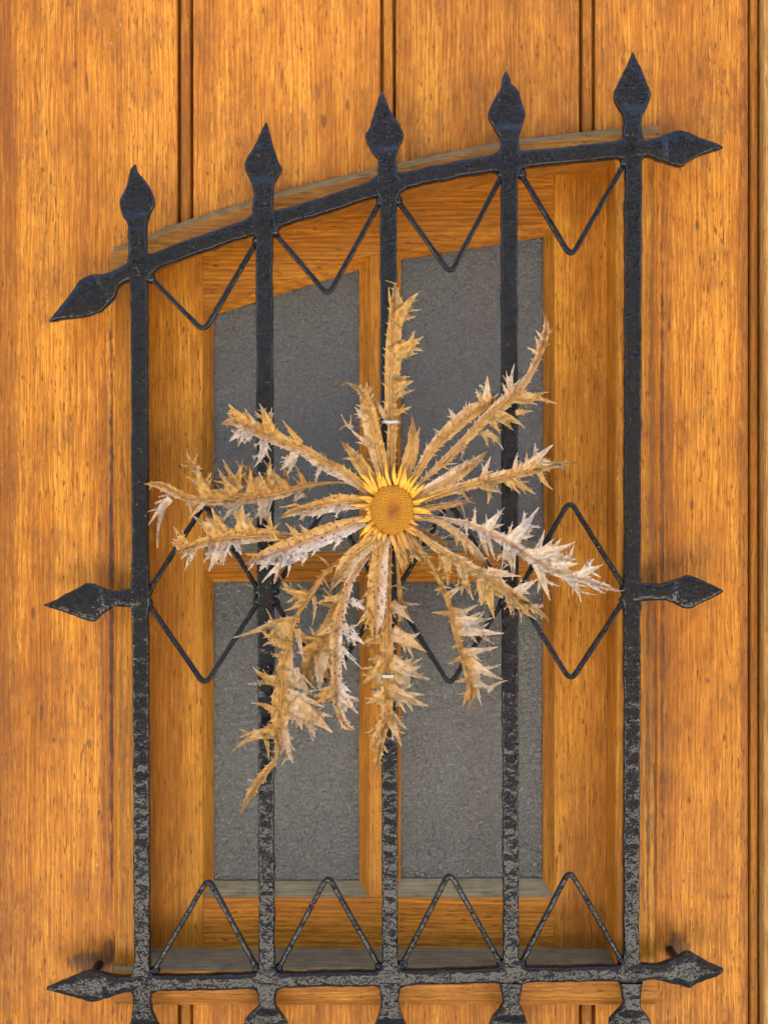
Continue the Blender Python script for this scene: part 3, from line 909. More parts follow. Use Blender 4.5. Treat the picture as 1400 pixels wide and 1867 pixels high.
def leaf(rib, lobes, h, white=0.3, dots=0.5, brown=0.05, fold=(0.35, 0.35), seed=1, teeth=1.0, crumple=1.0):
    """rib: (px, py, width left, width right) root to tip; lobes: (base x, base y, tip x, tip y, base width[, bend]);
    h: heights in mm in front of the grille at root, middle and tip"""
    rg = random.Random(seed)
    cl = catmull(rib, 6)
    n = len(cl)
    polys, tips, lob = [], [], []
    nrm = []
    for i in range(n):
        a, b = cl[max(0, i - 1)], cl[min(n - 1, i + 1)]
        dx, dy = b[0] - a[0], b[1] - a[1]
        L = math.hypot(dx, dy) or 1
        nrm.append((dy / L, -dx / L, dx / L, dy / L))
    ed = []
    wk = 0.84 if len(lobes) > 11 else 1.0
    for i in range(n):
        x, y, wl, wr = cl[i]
        wl = max(0.3, wl * wk); wr = max(0.3, wr * wk)
        k = 1 + 0.16 * noise.noise(Vector((x * 0.09, y * 0.09, seed)))
        ed.append(((x + nrm[i][0] * wl * k, y + nrm[i][1] * wl * k), (x - nrm[i][0] * wr * k, y - nrm[i][1] * wr * k)))
    for i in range(n - 1):
        polys.append([ed[i][0], ed[i + 1][0], ed[i + 1][1], ed[i][1]])

    def tooth(p, nx_, ny_, dx, dy, ln):
        tx = p[0] + (nx_ * 0.75 + dx * 0.8) * ln; ty = p[1] + (ny_ * 0.75 + dy * 0.8) * ln
        polys.append([(p[0] - dx * 2.6 - nx_ * 2, p[1] - dy * 2.6 - ny_ * 2), (p[0] + dx * 2.6 - nx_ * 2, p[1] + dy * 2.6 - ny_ * 2), (tx, ty)])
        tips.append((tx, ty, ln * 0.9))
    for sdx in (0, 1):
        i = rg.randint(1, 3)
        while i < n - 1:
            nx_, ny_, dx, dy = nrm[i]
            sg = 1 if sdx == 0 else -1
            if cl[i][2 + sdx] > 3.5:
                tooth(ed[i][sdx], nx_ * sg, ny_ * sg, dx, dy, rg.uniform(3, 8.5) * teeth)
            i += rg.randint(2, 5)
    def add_lobe(bx, by, tx, ty, w, bend, z0, lvl):
        L = math.hypot(tx - bx, ty - by)
        dx, dy = (tx - bx) / L, (ty - by) / L
        nx_, ny_ = dy, -dx
        if lvl == 0: bx -= dx * 4; by -= dy * 4
        lift = rg.uniform(-0.22, 0.5) if lvl == 0 else rg.uniform(-0.15, 0.45)
        lob.append((bx, by, dx, dy, L + (4 if lvl == 0 else 0), w, bend * L * 2, lift, rg.uniform(0.5, 1.3), z0))
        sec = []
        for s_, hw in ((0, 0.64), (0.15, 0.55), (0.34, 0.45), (0.54, 0.32), (0.74, 0.19), (0.89, 0.095), (1.0, 0.04)):
            off = bend * L * 2 * s_ * (1 - s_)
            k = hw * (1 + rg.uniform(-0.18, 0.18))
            sec.append((bx + (tx - bx) * s_ + nx_ * off, by + (ty - by) * s_ + ny_ * off, max(0.5, k * w)))
        for a, b in zip(sec, sec[1:]):
            polys.append([(a[0] + nx_ * a[2], a[1] + ny_ * a[2]), (b[0] + nx_ * b[2], b[1] + ny_ * b[2]), (b[0] - nx_ * b[2], b[1] - ny_ * b[2]), (a[0] - nx_ * a[2], a[1] - ny_ * a[2])])
        tips.append((tx, ty, min(16, L * 0.45)))
        if lvl == 0 and w >= 11 and L > 24:
            for sg in (1, -1):
                for sb in ((0.14, 0.42) if w > 15 else (0.3,)):
                    if rg.random() < 0.82:
                        sb += rg.uniform(-0.06, 0.08)
                        an = rg.uniform(0.5, 0.95) * sg
                        ex = dx * math.cos(an) + nx_ * math.sin(an); ey = dy * math.cos(an) + ny_ * math.sin(an)
                        ll = L * rg.uniform(0.34, 0.52) * (1 - 0.45 * sb) + w * 0.3
                        off = bend * L * 2 * sb * (1 - sb)
                        qx, qy = bx + (tx - bx) * sb + nx_ * off, by + (ty - by) * sb + ny_ * off
                        add_lobe(qx, qy, qx + ex * ll, qy + ey * ll, w * rg.uniform(0.34, 0.5), rg.uniform(-0.15, 0.15), lift * L * sb ** 1.6, 1)
        if w > 6:
            for q in (1, 2, 3, 4):
                for sg in (1, -1):
                    if rg.random() < 0.34:
                        a = sec[q]
                        tooth((a[0] + nx_ * sg * a[2], a[1] + ny_ * sg * a[2]), nx_ * sg, ny_ * sg, dx, dy, rg.uniform(3.0, 5 + w * 0.16) * teeth)
    for lb in lobes:
        bx, by, tx, ty, w = lb[:5]
        w *= 0.84
        add_lobe(bx, by, tx, ty, w, lb[5] if len(lb) > 5 else rg.uniform(-0.12, 0.12), 0.0, 0)
    vs_, fs_ = [], []
    for p in polys:
        p = ccw(p)
        b0 = len(vs_)
        vs_ += [Vector(q) for q in p]
        fs_.append(list(range(b0, b0 + len(p))))
    nb = len(vs_)
    # inner points so the blade can fold and crumple
    xs = [v.x for v in vs_]; ys = [v.y for v in vs_]
    st = 4.2
    y = min(ys)
    while y < max(ys):
        x = min(xs)
        while x < max(xs):
            vs_.append(Vector((x + rg.uniform(-1.6, 1.6), y + rg.uniform(-1.6, 1.6))))
            x += st
        y += st
    # first pass: the union of all pieces; second pass: its outline, the midrib and the inner points
    res = delaunay_2d_cdt(vs_[:nb], [], fs_, 1, 0.05)
    V, Fc = res[0], res[2]
    cnt = {}
    for f in Fc:
        for a, b in zip(f, f[1:] + f[:1]):
            k = (min(a, b), max(a, b)); cnt[k] = cnt.get(k, 0) + 1
    be = [k for k, c in cnt.items() if c == 1]
    ids = sorted({i for k in be for i in k})
    rem = {o: k for k, o in enumerate(ids)}
    pv = [V[i] for i in ids] + vs_[nb:]
    be = [(rem[a], rem[b]) for a, b in be]
    for i in range(n - 1): pv.append(Vector(cl[i][:2]))
    res = delaunay_2d_cdt(pv, be, [], 4, 0.05)
    V, Fc = res[0], res[2]
    used = sorted({i for f in Fc for i in f})
    rem = {o: k for k, o in enumerate(used)}
    Fc = [[rem[i] for i in f] for f in Fc]
    V = [V[i] for i in used]
    ph = rg.uniform(0, 9)
    vv, colr, fib = [], [], []
    for p in V:
        bi, bd = 0, 1e9
        for i in range(n):
            d2 = (cl[i][0] - p.x) ** 2 + (cl[i][1] - p.y) ** 2
            if d2 < bd: bi, bd = i, d2
        best = None
        for i in range(max(0, bi - 2), min(n - 1, bi + 2)):
            ax, ay = cl[i][0], cl[i][1]
            ex, ey = cl[i + 1][0] - ax, cl[i + 1][1] - ay
            l2 = ex * ex + ey * ey or 1
            q = min(1, max(0, ((p.x - ax) * ex + (p.y - ay) * ey) / l2))
            qx, qy = p.x - ax - ex * q, p.y - ay - ey * q
            d2 = qx * qx + qy * qy
            if best is None or d2 < best[0]:
                best = (d2, (i + q) / (n - 1), 1 if (p.x - ax) * ey - (p.y - ay) * ex > 0 else -1)
        ad = math.sqrt(best[0]); t = best[1]; sd_ = ad * best[2]
        z = smooth_interp([(0, h[0]), (0.5, h[1]), (1, h[2])], t)
        f = fold[0] if sd_ > 0 else fold[1]
        z += 1.7 * f * min(ad, 26) * S * 1000 * (1 - 0.25 * min(1, ad / 40))
        z += crumple * (noise.noise(Vector((p.x * 0.03, p.y * 0.03, ph))) * 0.3 * ad * 0.5)
        z += crumple * noise.noise(Vector((p.x * 0.07, p.y * 0.07, ph + 5))) * (0.5 + 0.08 * ad)
        z += crumple * noise.noise(Vector((p.x * 0.2, p.y * 0.2, ph + 9))) * (0.35 + 0.02 * min(ad, 20))
        lr = 0.0
        fu, fa = t * 6 * n - ad * 1.15, ad + (400 if sd_ > 0 else 0)
        for li, (bx, by, dx, dy, L, w, bo, lift, lf_, z0) in enumerate(lob):
            s_ = ((p.x - bx) * dx + (p.y - by) * dy) / L
            if -0.02 < s_ < 1.02:
                u = (p.x - bx) * dy - (p.y - by) * dx - bo * s_ * (1 - s_)
                if abs(u) < w * 0.60 * (1 - 0.78 * s_) + 1.3:
                    z += (z0 + lift * L * max(0, s_) ** 1.6 + (lf_ * abs(u) - lf_ * w * 0.12) * min(1, s_ * 4)) * S * 1000
                    lr = max(lr, math.exp(-(u / 1.3) ** 2) * (1 - s_) * min(1, 0.3 + s_ * 5))
                    fu, fa = u * (1 + 0.8 * s_) + li * 23.7, s_ * L
                    break
        fib += [fu * 0.1, fa * 0.1, seed * 1.7, 1.0]
        vv.append(H(p.x, p.y, max(1.5, z)))
        tp = 0.0
        for tx, ty, r in tips:
            d = math.hypot(p.x - tx, p.y - ty)
            if d < r: tp = max(tp, 1 - d / r)
        colr += [min(1, max(0, 0.5 + sd_ / 36)), tp, max(math.exp(-(ad / 2.6) ** 2), 0.8 * lr), 1.0]
    o = build('leaf', vv, Fc, M_LEAF, thistle, smooth=True)
    at = o.data.attributes.new('lf', 'FLOAT_COLOR', 'POINT')
    at.data.foreach_set('color', colr)
    at = o.data.attributes.new('fib', 'FLOAT_COLOR', 'POINT')
    at.data.foreach_set('color', fib)
    o.color = (white, dots, brown, 1)
    sm = o.modifiers.new('thick', 'SOLIDIFY'); sm.thickness = 0.00035; sm.offset = 0
    # midrib as a raised cord on the blade
    rv, rf = [], []
    m = max(4, int(n * 0.88))
    for i in range(m):
        t = i / (n - 1)
        z = smooth_interp([(0, h[0]), (0.5, h[1]), (1, h[2])], t) + crumple * (noise.noise(Vector((cl[i][0] * 0.07, cl[i][1] * 0.07, ph + 5))) * 0.5 + noise.noise(Vector((cl[i][0] * 0.2, cl[i][1] * 0.2, ph + 9))) * 0.35)
        r = (1.9 * (1 - t) + 0.6)
        for q in range(6):
            a = q * math.tau / 6
            u = math.cos(a) * r
            rv.append(H(cl[i][0] + nrm[i][0] * u, cl[i][1] + nrm[i][1] * u, max(1.5, z) + 0.15 + math.sin(a) * r * 0.5))
    for i in range(m - 1):
        for q in range(6):
            rf.append([i * 6 + q, i * 6 + (q + 1) % 6, i * 6 + 6 + (q + 1) % 6, i * 6 + 6 + q])
    rf.append(list(range(6))); rf.append([(m - 1) * 6 + q for q in range(6)])
    build('midrib', rv, rf, M_RIB, o, smooth=True)
    return o


# A, straight up, tied to the middle bar
leaf([(713, 885, 8, 8), (714, 830, 9, 8), (715, 775, 9, 9), (714, 760, 15, 12), (713, 735, 12, 10), (713, 690, 12, 15), (715, 640, 12, 18), (716, 600, 10, 15), (719, 560, 9, 11), (720, 535, 5, 8), (719, 515, 1, 1)],
     [(724, 585, 762, 534, 27), (722, 642, 772, 613, 30), (728, 650, 761, 644, 13), (720, 705, 754, 694, 24), (720, 722, 755, 711, 12), (718, 752, 750, 741, 15), (719, 516, 703, 511, 3), (713, 550, 709, 523, 7), (705, 762, 684, 725, 13), (705, 765, 690, 745, 10), (722, 690, 748, 686, 10)],
     (9, 8, 15), 0.05, 0.25, 0.0, (0.25, 0.3), 11)
# B, just left of it
leaf([(702, 885, 8, 8), (692, 838, 15, 14), (683, 795, 18, 12), (674, 750, 17, 11), (660, 715, 7, 8), (645, 704, 3, 3), (631, 697, 1.2, 1.2), (622, 703, 0.5, 0.5)],
     [(668, 735, 669, 697, 18), (668, 760, 647, 742, 18), (672, 812, 648, 806, 8), (663, 800, 637, 777, 7, 0.2), (640, 779, 619, 784, 5, -0.5), (637, 778, 622, 755, 5), (637, 776, 640, 757, 4)],
     (11, 15, 19), 0.15, 0.45, 0.0, (0.3, 0.2), 12)
# C, short point
leaf([(692, 893, 9, 9), (664, 855, 13, 11), (644, 828, 9, 8), (631, 814, 4, 4), (621, 804, 0.5, 0.5)],
     [(648, 840, 652, 821, 9), (640, 836, 624, 836, 7)], (16, 19, 20), 0.0, 0.15, 0.1, (0.3, 0.3), 13, 0.5)
# D, ten o'clock
leaf([(680, 902, 7, 7), (635, 866, 16, 10), (587, 840, 18, 10), (558, 822, 14, 10), (520, 806, 15, 14), (485, 791, 14, 18), (455, 777, 15, 16), (424, 769, 8, 10), (402, 773, 1, 1)],
     [(446, 770, 417, 737, 22), (460, 774, 446, 744, 14), (490, 786, 473, 736, 22), (545, 806, 515, 766, 12), (606, 846, 583, 824, 5), (480, 802, 464, 851, 18, 0.25), (442, 786, 418, 805, 17), (450, 788, 434, 814, 12), (458, 790, 445, 809, 10), (536, 828, 511, 857, 18), (536, 840, 522, 868, 10), (425, 764, 416, 757, 6), (585, 852, 575, 878, 10)],
     (16, 24, 28), 0.3, 0.6, 0.0, (0.4, 0.45), 14)
# E, nine o'clock, long and ragged
leaf([(640, 880, 2, 2), (600, 880, 4, 3), (555, 887, 6, 7), (515, 898, 12, 9), (460, 907, 13, 12), (424, 910, 12, 12), (387, 913, 10, 11), (347, 908, 9, 7), (320, 897, 11, 8), (296, 884, 11, 6), (278, 882, 6, 4), (262, 882, 1, 1)],
     [(426, 897, 398, 855, 18), (434, 890, 406, 837, 17), (432, 885, 443, 838, 15), (456, 895, 455, 848, 14), (486, 901, 472, 860, 22), (488, 888, 493, 835, 13), (521, 892, 495, 856, 20), (556, 885, 538, 848, 12), (556, 886, 533, 869, 6), (378, 905, 362, 848, 26, 0.15), (364, 858, 341, 817, 16, 0.3), (402, 890, 358, 864, 6, 0.6), (308, 912, 271, 957, 14), (302, 918, 287, 999, 11, -0.12), (308, 912, 280, 918, 9), (376, 912, 344, 946, 12), (342, 912, 349, 935, 8), (306, 903, 289, 906, 6), (442, 912, 404, 955, 15), (480, 912, 475, 957, 24), (492, 912, 489, 955, 10), (420, 916, 432, 948, 26), (548, 900, 535, 915, 20)],
     (4, 7, 11), 0.3, 0.25, 0.18, (0.2, 0.4), 15, 1.0, 1.5)
# E2, brown broken foliage behind it
leaf([(560, 905, 4, 4), (510, 885, 8, 9), (460, 878, 9, 9), (415, 880, 6, 6), (385, 880, 1, 1)],
     [(470, 875, 440, 845, 14), (450, 873, 430, 840, 12), (500, 880, 480, 838, 14), (515, 884, 518, 850, 10), (490, 880, 500, 858, 12), (430, 876, 400, 868, 10)],
     (2.5, 3.5, 5), 0.2, 0.1, 0.75, (0.1, 0.2), 16, 0.8)
# G, short blade on the left
leaf([(684, 920, 8, 9), (650, 916, 12, 13), (615, 917, 15, 15), (569, 926, 14, 10), (536, 932, 8, 6), (507, 946, 1, 1)],
     [(560, 930, 545, 948, 14), (590, 928, 578, 946, 12), (620, 925, 612, 946, 9), (536, 920, 510, 925, 6)], (18, 24, 23), 0.35, 0.75, 0.0, (0.5, 0.35), 17)
# H, half past eight
leaf([(684, 944, 7, 6), (650, 953, 13, 11), (620, 964, 18, 16), (569, 983, 20, 18), (520, 1001, 19, 17), (482, 1015, 14, 12), (455, 1026, 4, 4), (446, 1029, 1, 1)],
     [(546, 983, 520, 954, 15), (562, 980, 546, 956, 12), (580, 992, 567, 1016, 11), (522, 1010, 511, 1038, 15), (488, 1018, 473, 1041, 17), (470, 1014, 448, 1010, 14), (464, 1022, 452, 1040, 9), (540, 1016, 478, 1062, 18, -0.15), (555, 1012, 551, 1032, 12), (500, 982, 494, 933, 16, 0.2), (620, 985, 606, 1004, 9)],
     (17, 24, 18), 0.55, 0.95, 0.0, (0.45, 0.4), 18)
# H2, behind H and further out
leaf([(580, 988, 4, 4), (530, 979, 8, 8), (482, 977, 12, 16), (448, 979, 15, 20), (415, 981, 15, 19), (377, 987, 11, 12), (345, 998, 8, 8), (320, 1008, 1.5, 1.5)],
     [(396, 974, 353, 941, 27), (408, 968, 386, 926, 22), (442, 966, 442, 921, 27), (462, 970, 450, 939, 18), (338, 990, 316, 960, 16), (332, 999, 312, 988, 16), (400, 994, 381, 1042, 21), (416, 990, 407, 1031, 14), (388, 996, 371, 1028, 13), (353, 1004, 336, 1042, 12), (342, 1004, 330, 1020, 9), (430, 990, 440, 1012, 14)],
     (8, 15, 21), 0.28, 0.75, 0.0, (0.35, 0.4), 19)
# I, long one hanging lower left
leaf([(694, 966, 6, 6), (660, 1000, 9, 7), (617, 1026, 5, 5), (591, 1048, 5, 6), (566, 1086, 5, 6), (542, 1123, 4, 5), (530, 1163, 5, 5), (519, 1197, 18, 10), (514, 1249, 24, 17), (511, 1291, 24, 20), (508, 1326, 17, 15), (506, 1345, 10, 8), (504, 1368, 4, 4), (502, 1386, 4, 5), (480, 1416, 6, 11), (454, 1454, 5, 8), (438, 1486, 0.6, 0.6)],
     [(602, 1040, 555, 1009, 7, -0.35), (562, 1086, 512, 1072, 21), (525, 1075, 509, 1048, 9), (556, 1096, 518, 1114, 12), (590, 1052, 600, 1072, 6), (571, 1090, 569, 1140, 8, 0.15), (542, 1132, 488, 1136, 9, -0.2), (496, 1136, 485, 1110, 6), (497, 1138, 425, 1163, 13), (492, 1134, 509, 1151, 5), (526, 1178, 475, 1149, 18, 0.15), (543, 1150, 554, 1205, 13), (502, 1236, 461, 1216, 15, 0.3), (502, 1246, 452, 1248, 9), (506, 1196, 494, 1192, 8), (506, 1222, 533, 1226, 5, 0.4), (500, 1250, 542, 1258, 6, 0.4), (497, 1297, 458, 1282, 13, -0.2), (540, 1222, 548, 1262, 12), (546, 1232, 573, 1256, 7), (548, 1238, 568, 1267, 8), (536, 1286, 606, 1336, 34), (532, 1294, 551, 1331, 22), (558, 1308, 571, 1352, 9), (497, 1336, 438, 1345, 13, -0.2), (492, 1340, 423, 1370, 17, -0.2), (492, 1326, 466, 1335, 12), (484, 1350, 490, 1387, 8), (514, 1335, 530, 1384, 26), (527, 1378, 513, 1395, 8), (528, 1378, 534, 1393, 8), (478, 1424, 452, 1422, 11), (462, 1450, 450, 1456, 7), (520, 1265, 590, 1290, 24)],
     (18, 16, 12), 0.12, 0.6, 0.14, (0.35, 0.35), 20)
# J, golden one behind
leaf([(668, 1005, 4, 4), (640, 1045, 5, 5), (614, 1100, 6, 6), (600, 1140, 10, 12), (588, 1165, 16, 16), (575, 1192, 20, 18), (565, 1212, 18, 16), (558, 1240, 10, 10), (556, 1275, 1, 1)],
     [(588, 1195, 583, 1257, 36), (592, 1190, 602, 1252, 34), (575, 1180, 540, 1190, 28), (585, 1172, 520, 1150, 20), (612, 1108, 575, 1099, 10), (560, 1225, 556, 1285, 22), (596, 1165, 610, 1205, 26), (615, 1100, 588, 1072, 10)],
     (6, 7, 8), 0.0, 0.1, 0.08, (0.25, 0.25), 21, 0.6)
# K, pale dotted one hanging
leaf([(700, 972, 5, 5), (684, 992, 6, 6), (661, 1022, 8, 8), (638, 1060, 9, 9), (621, 1112, 12, 11), (613, 1154, 13, 14), (612, 1192, 14, 12), (612, 1235, 13, 11), (612, 1260, 14, 12), (614, 1285, 9, 8), (622, 1308, 9, 8), (632, 1325, 7, 7), (647, 1331, 1, 1)],
     [(642, 1096, 670, 1117, 14), (645, 1102, 666, 1092, 8), (626, 1146, 664, 1176, 22), (620, 1192, 632, 1222, 13), (626, 1182, 661, 1220, 8), (624, 1186, 650, 1203, 6), (614, 1090, 574, 1101, 11), (612, 1094, 588, 1086, 10), (612, 1142, 578, 1159, 17), (604, 1190, 590, 1192, 6), (604, 1194, 586, 1204, 6), (604, 1255, 580, 1259, 9), (606, 1262, 572, 1287, 21), (620, 1264, 653, 1302, 21), (622, 1250, 640, 1262, 12)],
     (19, 22, 17), 0.5, 1.0, 0.0, (0.4, 0.4), 22)
# K2, short dotted blade over it
leaf([(697, 968, 8, 8), (672, 992, 13, 12), (645, 1012, 16, 14), (626, 1038, 15, 13), (610, 1063, 5, 5), (599, 1082, 0.6, 0.6)],
     [(625, 1042, 606, 1062, 11), (640, 1030, 634, 1058, 12)], (22, 26, 25), 0.2, 0.7, 0.0, (0.4, 0.3), 23)
# L1, short dotted blade straight down
leaf([(704, 974, 9, 9), (694, 1004, 15, 14), (687, 1062, 18, 17), (684, 1121, 17, 16), (683, 1150, 7, 7), (683, 1168, 0.6, 0.6)],
     [(672, 1115, 650, 1140, 12), (676, 1125, 664, 1150, 10), (672, 1080, 660, 1090, 8)], (20, 22, 20), 0.35, 0.85, 0.0, (0.35, 0.3), 24)
# L2, long one straight down, tied to the bar
leaf([(710, 974, 7, 7), (707, 1027, 8, 8), (705, 1086, 9, 9), (705, 1121, 11, 12), (705, 1180, 14, 14), (705, 1215, 12, 12), (706, 1230, 8, 8), (706, 1245, 11, 11), (706, 1275, 14, 14), (703, 1315, 9, 9), (694, 1357, 7, 7), (687, 1392, 6, 5), (678, 1414, 0.6, 0.6)],
     [(716, 1102, 754, 1136, 18), (716, 1156, 777, 1189, 28), (738, 1162, 758, 1158, 9), (716, 1206, 783, 1239, 28), (738, 1214, 770, 1200, 10), (738, 1216, 746, 1230, 9), (712, 1256, 780, 1288, 28), (732, 1262, 767, 1265, 8), (726, 1270, 738, 1296, 14), (712, 1300, 741, 1329, 16), (714, 1315, 732, 1361, 17), (698, 1204, 653, 1253, 22, 0.15), (696, 1198, 671, 1203, 15), (690, 1166, 659, 1173, 18), (700, 1262, 666, 1284, 26), (694, 1256, 675, 1260, 12), (695, 1318, 674, 1365, 16), (690, 1326, 666, 1337, 8), (698, 1364, 707, 1373, 11), (690, 1372, 678, 1366, 7)],
     (14, 12, 6), 0.08, 0.5, 0.08, (0.3, 0.3), 25)
# L3, thin stalk
leaf([(722, 975, 3, 3), (724, 1020, 3, 3), (727, 1062, 3.5, 3.5), (731, 1102, 6, 5), (740, 1118, 4, 4), (750, 1133, 0.6, 0.6)],
     [(731, 1100, 767, 1102, 8), (727, 1062, 710, 1068, 4, 0.4), (728, 1070, 742, 1074, 6), (732, 1106, 736, 1140, 5)], (10, 8, 6), 0.2, 0.2, 0.1, (0.2, 0.2), 26, 0.6)
# M, five o'clock
leaf([(740, 966, 4, 4), (758, 984, 4, 4), (784, 1026, 4, 4), (805, 1069, 5, 5), (820, 1106, 6, 6), (826, 1136, 8, 6), (837, 1174, 7, 6), (846, 1204, 7, 6), (856, 1239, 9, 9), (861, 1262, 7, 7), (856, 1285, 3, 3), (852, 1298, 0.6, 0.6)],
     [(816, 1086, 844, 1068, 13), (836, 1118, 871, 1102, 10), (826, 1112, 859, 1111, 11), (832, 1130, 897, 1127, 25), (836, 1146, 918, 1155, 25), (866, 1142, 883, 1114, 9), (846, 1190, 907, 1180, 17), (849, 1200, 916, 1239, 23), (866, 1184, 878, 1181, 6), (866, 1246, 900, 1258, 13, 0.1), (892, 1258, 925, 1241, 9, 0.2), (860, 1240, 871, 1226, 10), (868, 1254, 878, 1286, 9), (792, 1045, 778, 1041, 6), (806, 1072, 791, 1077, 8), (806, 1075, 796, 1085, 6), (808, 1070, 824, 1073, 6), (822, 1120, 787, 1117, 11), (845, 1196, 817, 1211, 13), (856, 1240, 829, 1243, 10), (860, 1256, 844, 1288, 15), (838, 1176, 824, 1180, 11)],
     (12, 17, 20), 0.18, 0.2, 0.05, (0.4, 0.3), 27, 0.8)
# N, half past four
leaf([(744, 958, 4, 4), (773, 981, 6, 6), (807, 1005, 9, 11), (846, 1029, 11, 13), (889, 1054, 13, 14), (931, 1082, 12, 12), (974, 1110, 7, 7), (997, 1128, 2, 2), (1001, 1142, 0.6, 0.6)],
     [(811, 1016, 816, 1067, 19), (804, 1014, 800, 1039, 11), (842, 1036, 863, 1094, 21), (876, 1060, 877, 1104, 17), (888, 1064, 901, 1128, 23), (927, 1090, 931, 1121, 15), (928, 1090, 978, 1130, 18), (968, 1108, 974, 1120, 9), (836, 1016, 854, 1019, 10), (892, 1042, 951, 1051, 17), (894, 1042, 927, 1041, 11), (942, 1082, 981, 1056, 21), (976, 1106, 991, 1104, 8), (876, 1040, 893, 1039, 8)],
     (15, 22, 20), 0.3, 0.55, 0.0, (0.4, 0.4), 28)
# O, silvery one reaching right
leaf([(750, 940, 3, 3), (794, 944, 4, 4), (846, 954, 7, 7), (880, 966, 9, 9), (923, 987, 12, 12), (969, 1017, 12, 12), (1003, 1037, 13, 11), (1037, 1049, 12, 10), (1071, 1059, 9, 8), (1106, 1071, 5, 5), (1125, 1077, 2, 2), (1138, 1077, 0.6, 0.6)],
     [(862, 957, 866, 924, 10), (886, 968, 920, 925, 19), (930, 986, 982, 925, 25), (938, 988, 970, 967, 15), (926, 978, 934, 951, 8), (962, 1013, 1049, 988, 28), (988, 1004, 1010, 982, 11), (990, 1018, 1003, 1022, 9), (1027, 1035, 1018, 1003, 8), (1002, 1034, 1056, 1027, 23), (1030, 1034, 1047, 993, 14), (1050, 1052, 1100, 1029, 18), (1062, 1046, 1072, 1020, 9), (1096, 1066, 1114, 1068, 7), (879, 970, 891, 1015, 17), (890, 982, 902, 1020, 10), (850, 957, 852, 979, 8), (925, 992, 914, 1037, 14), (929, 993, 934, 1058, 21), (980, 1029, 1003, 1095, 18), (1036, 1056, 1059, 1098, 14, 0.2), (1052, 1075, 1088, 1085, 7), (1076, 1064, 1103, 1082, 10)],
     (12, 18, 14), 0.95, 0.3, 0.0, (0.35, 0.35), 29)
# P, curved blade under O
leaf([(752, 946, 3, 3), (792, 949, 4, 4), (831, 967, 4, 10), (856, 989, 4, 13), (876, 1014, 5, 7), (893, 1039, 0.6, 0.6)],
     [(856, 994, 869, 1026, 11), (832, 970, 833, 996, 12), (845, 982, 850, 1010, 10)], (14, 20, 18), 0.5, 0.1, 0.0, (0.1, -0.35), 30)
# Q, quarter to three
leaf([(752, 922, 4, 4), (790, 904, 9, 8), (848, 886, 10, 11), (906, 872, 14, 12), (954, 861, 12, 11), (1002, 850, 8, 7), (1054, 843, 0.6, 0.6)],
     [(882, 872, 895, 832, 14), (940, 860, 944, 824, 10), (944, 856, 952, 842, 10), (962, 857, 1008, 811, 24), (976, 846, 983, 828, 9), (880, 884, 907, 897, 17), (892, 886, 889, 919, 13), (926, 879, 948, 901, 14), (936, 878, 976, 901, 15), (985, 862, 1008, 893, 12, -0.2), (840, 890, 854, 914, 10), (900, 884, 915, 900, 12), (990, 852, 1022, 850, 12)],
     (15, 22, 18), 0.3, 0.6, 0.0, (0.4, 0.4), 31)
# R, short one above Q
leaf([(750, 914, 5, 5), (774, 897, 9, 9), (805, 881, 12, 12), (838, 861, 13, 12), (867, 842, 8, 6), (889, 822, 0.6, 0.6)],
     [(842, 860, 850, 838, 13), (860, 846, 872, 838, 10)], (17, 20, 17), 0.4, 0.6, 0.0, (0.35, 0.3), 32)
# S1 and S2, half past one
leaf([(742, 895, 5, 5), (765, 855, 7, 7), (790, 816, 11, 9), (829, 778, 14, 11), (867, 748, 15, 11), (900, 732, 6, 6), (920, 724, 0.6, 0.6)],
     [(832, 772, 817, 744, 15), (852, 756, 850, 732, 8), (878, 738, 867, 708, 9), (886, 737, 888, 685, 20), (808, 795, 797, 788, 9), (806, 790, 789, 781, 7), (800, 802, 803, 786, 8)],
     (14, 19, 17), 0.2, 0.6, 0.0, (0.4, 0.3), 33)
leaf([(748, 898, 4, 4), (775, 872, 5, 5), (809, 840, 7, 9), (848, 799, 6, 13), (886, 759, 8, 14), (925, 728, 14, 15), (954, 699, 8, 9), (973, 668, 7, 7), (987, 635, 10, 7), (995, 604, 8, 8), (995, 582, 3, 3), (985, 563, 0.6, 0.6)],
     [(926, 725, 915, 698, 12), (932, 714, 923, 676, 8), (932, 720, 938, 662, 14), (980, 646, 961, 632, 9), (983, 632, 975, 612, 8), (974, 660, 968, 653, 6), (990, 616, 977, 602, 9), (946, 720, 1015, 736, 17), (936, 728, 980, 738, 15), (906, 755, 957, 781, 15, 0.2), (944, 752, 972, 749, 10), (908, 762, 935, 784, 11), (912, 760, 946, 773, 10), (886, 790, 917, 820, 14, 0.25), (880, 790, 890, 815, 9), (898, 770, 912, 790, 12), (845, 812, 840, 838, 8), (806, 844, 833, 845, 5), (806, 848, 828, 859, 5), (812, 846, 816, 830, 5), (812, 842, 832, 834, 4), (998, 606, 1007, 604, 6), (992, 628, 1002, 627, 6)],
     (17, 22, 24), 0.35, 0.55, 0.0, (0.4, 0.4), 34)
# T, short one right of the top leaf
leaf([(734, 882, 8, 8), (745, 842, 12, 12), (753, 810, 11, 11), (753, 784, 5, 5), (751, 755, 0.6, 0.6)],
     [(758, 798, 765, 777, 8), (748, 798, 747, 778, 7)], (12, 16, 15), 0.05, 0.4, 0.0, (0.3, 0.3), 35, 0.6)
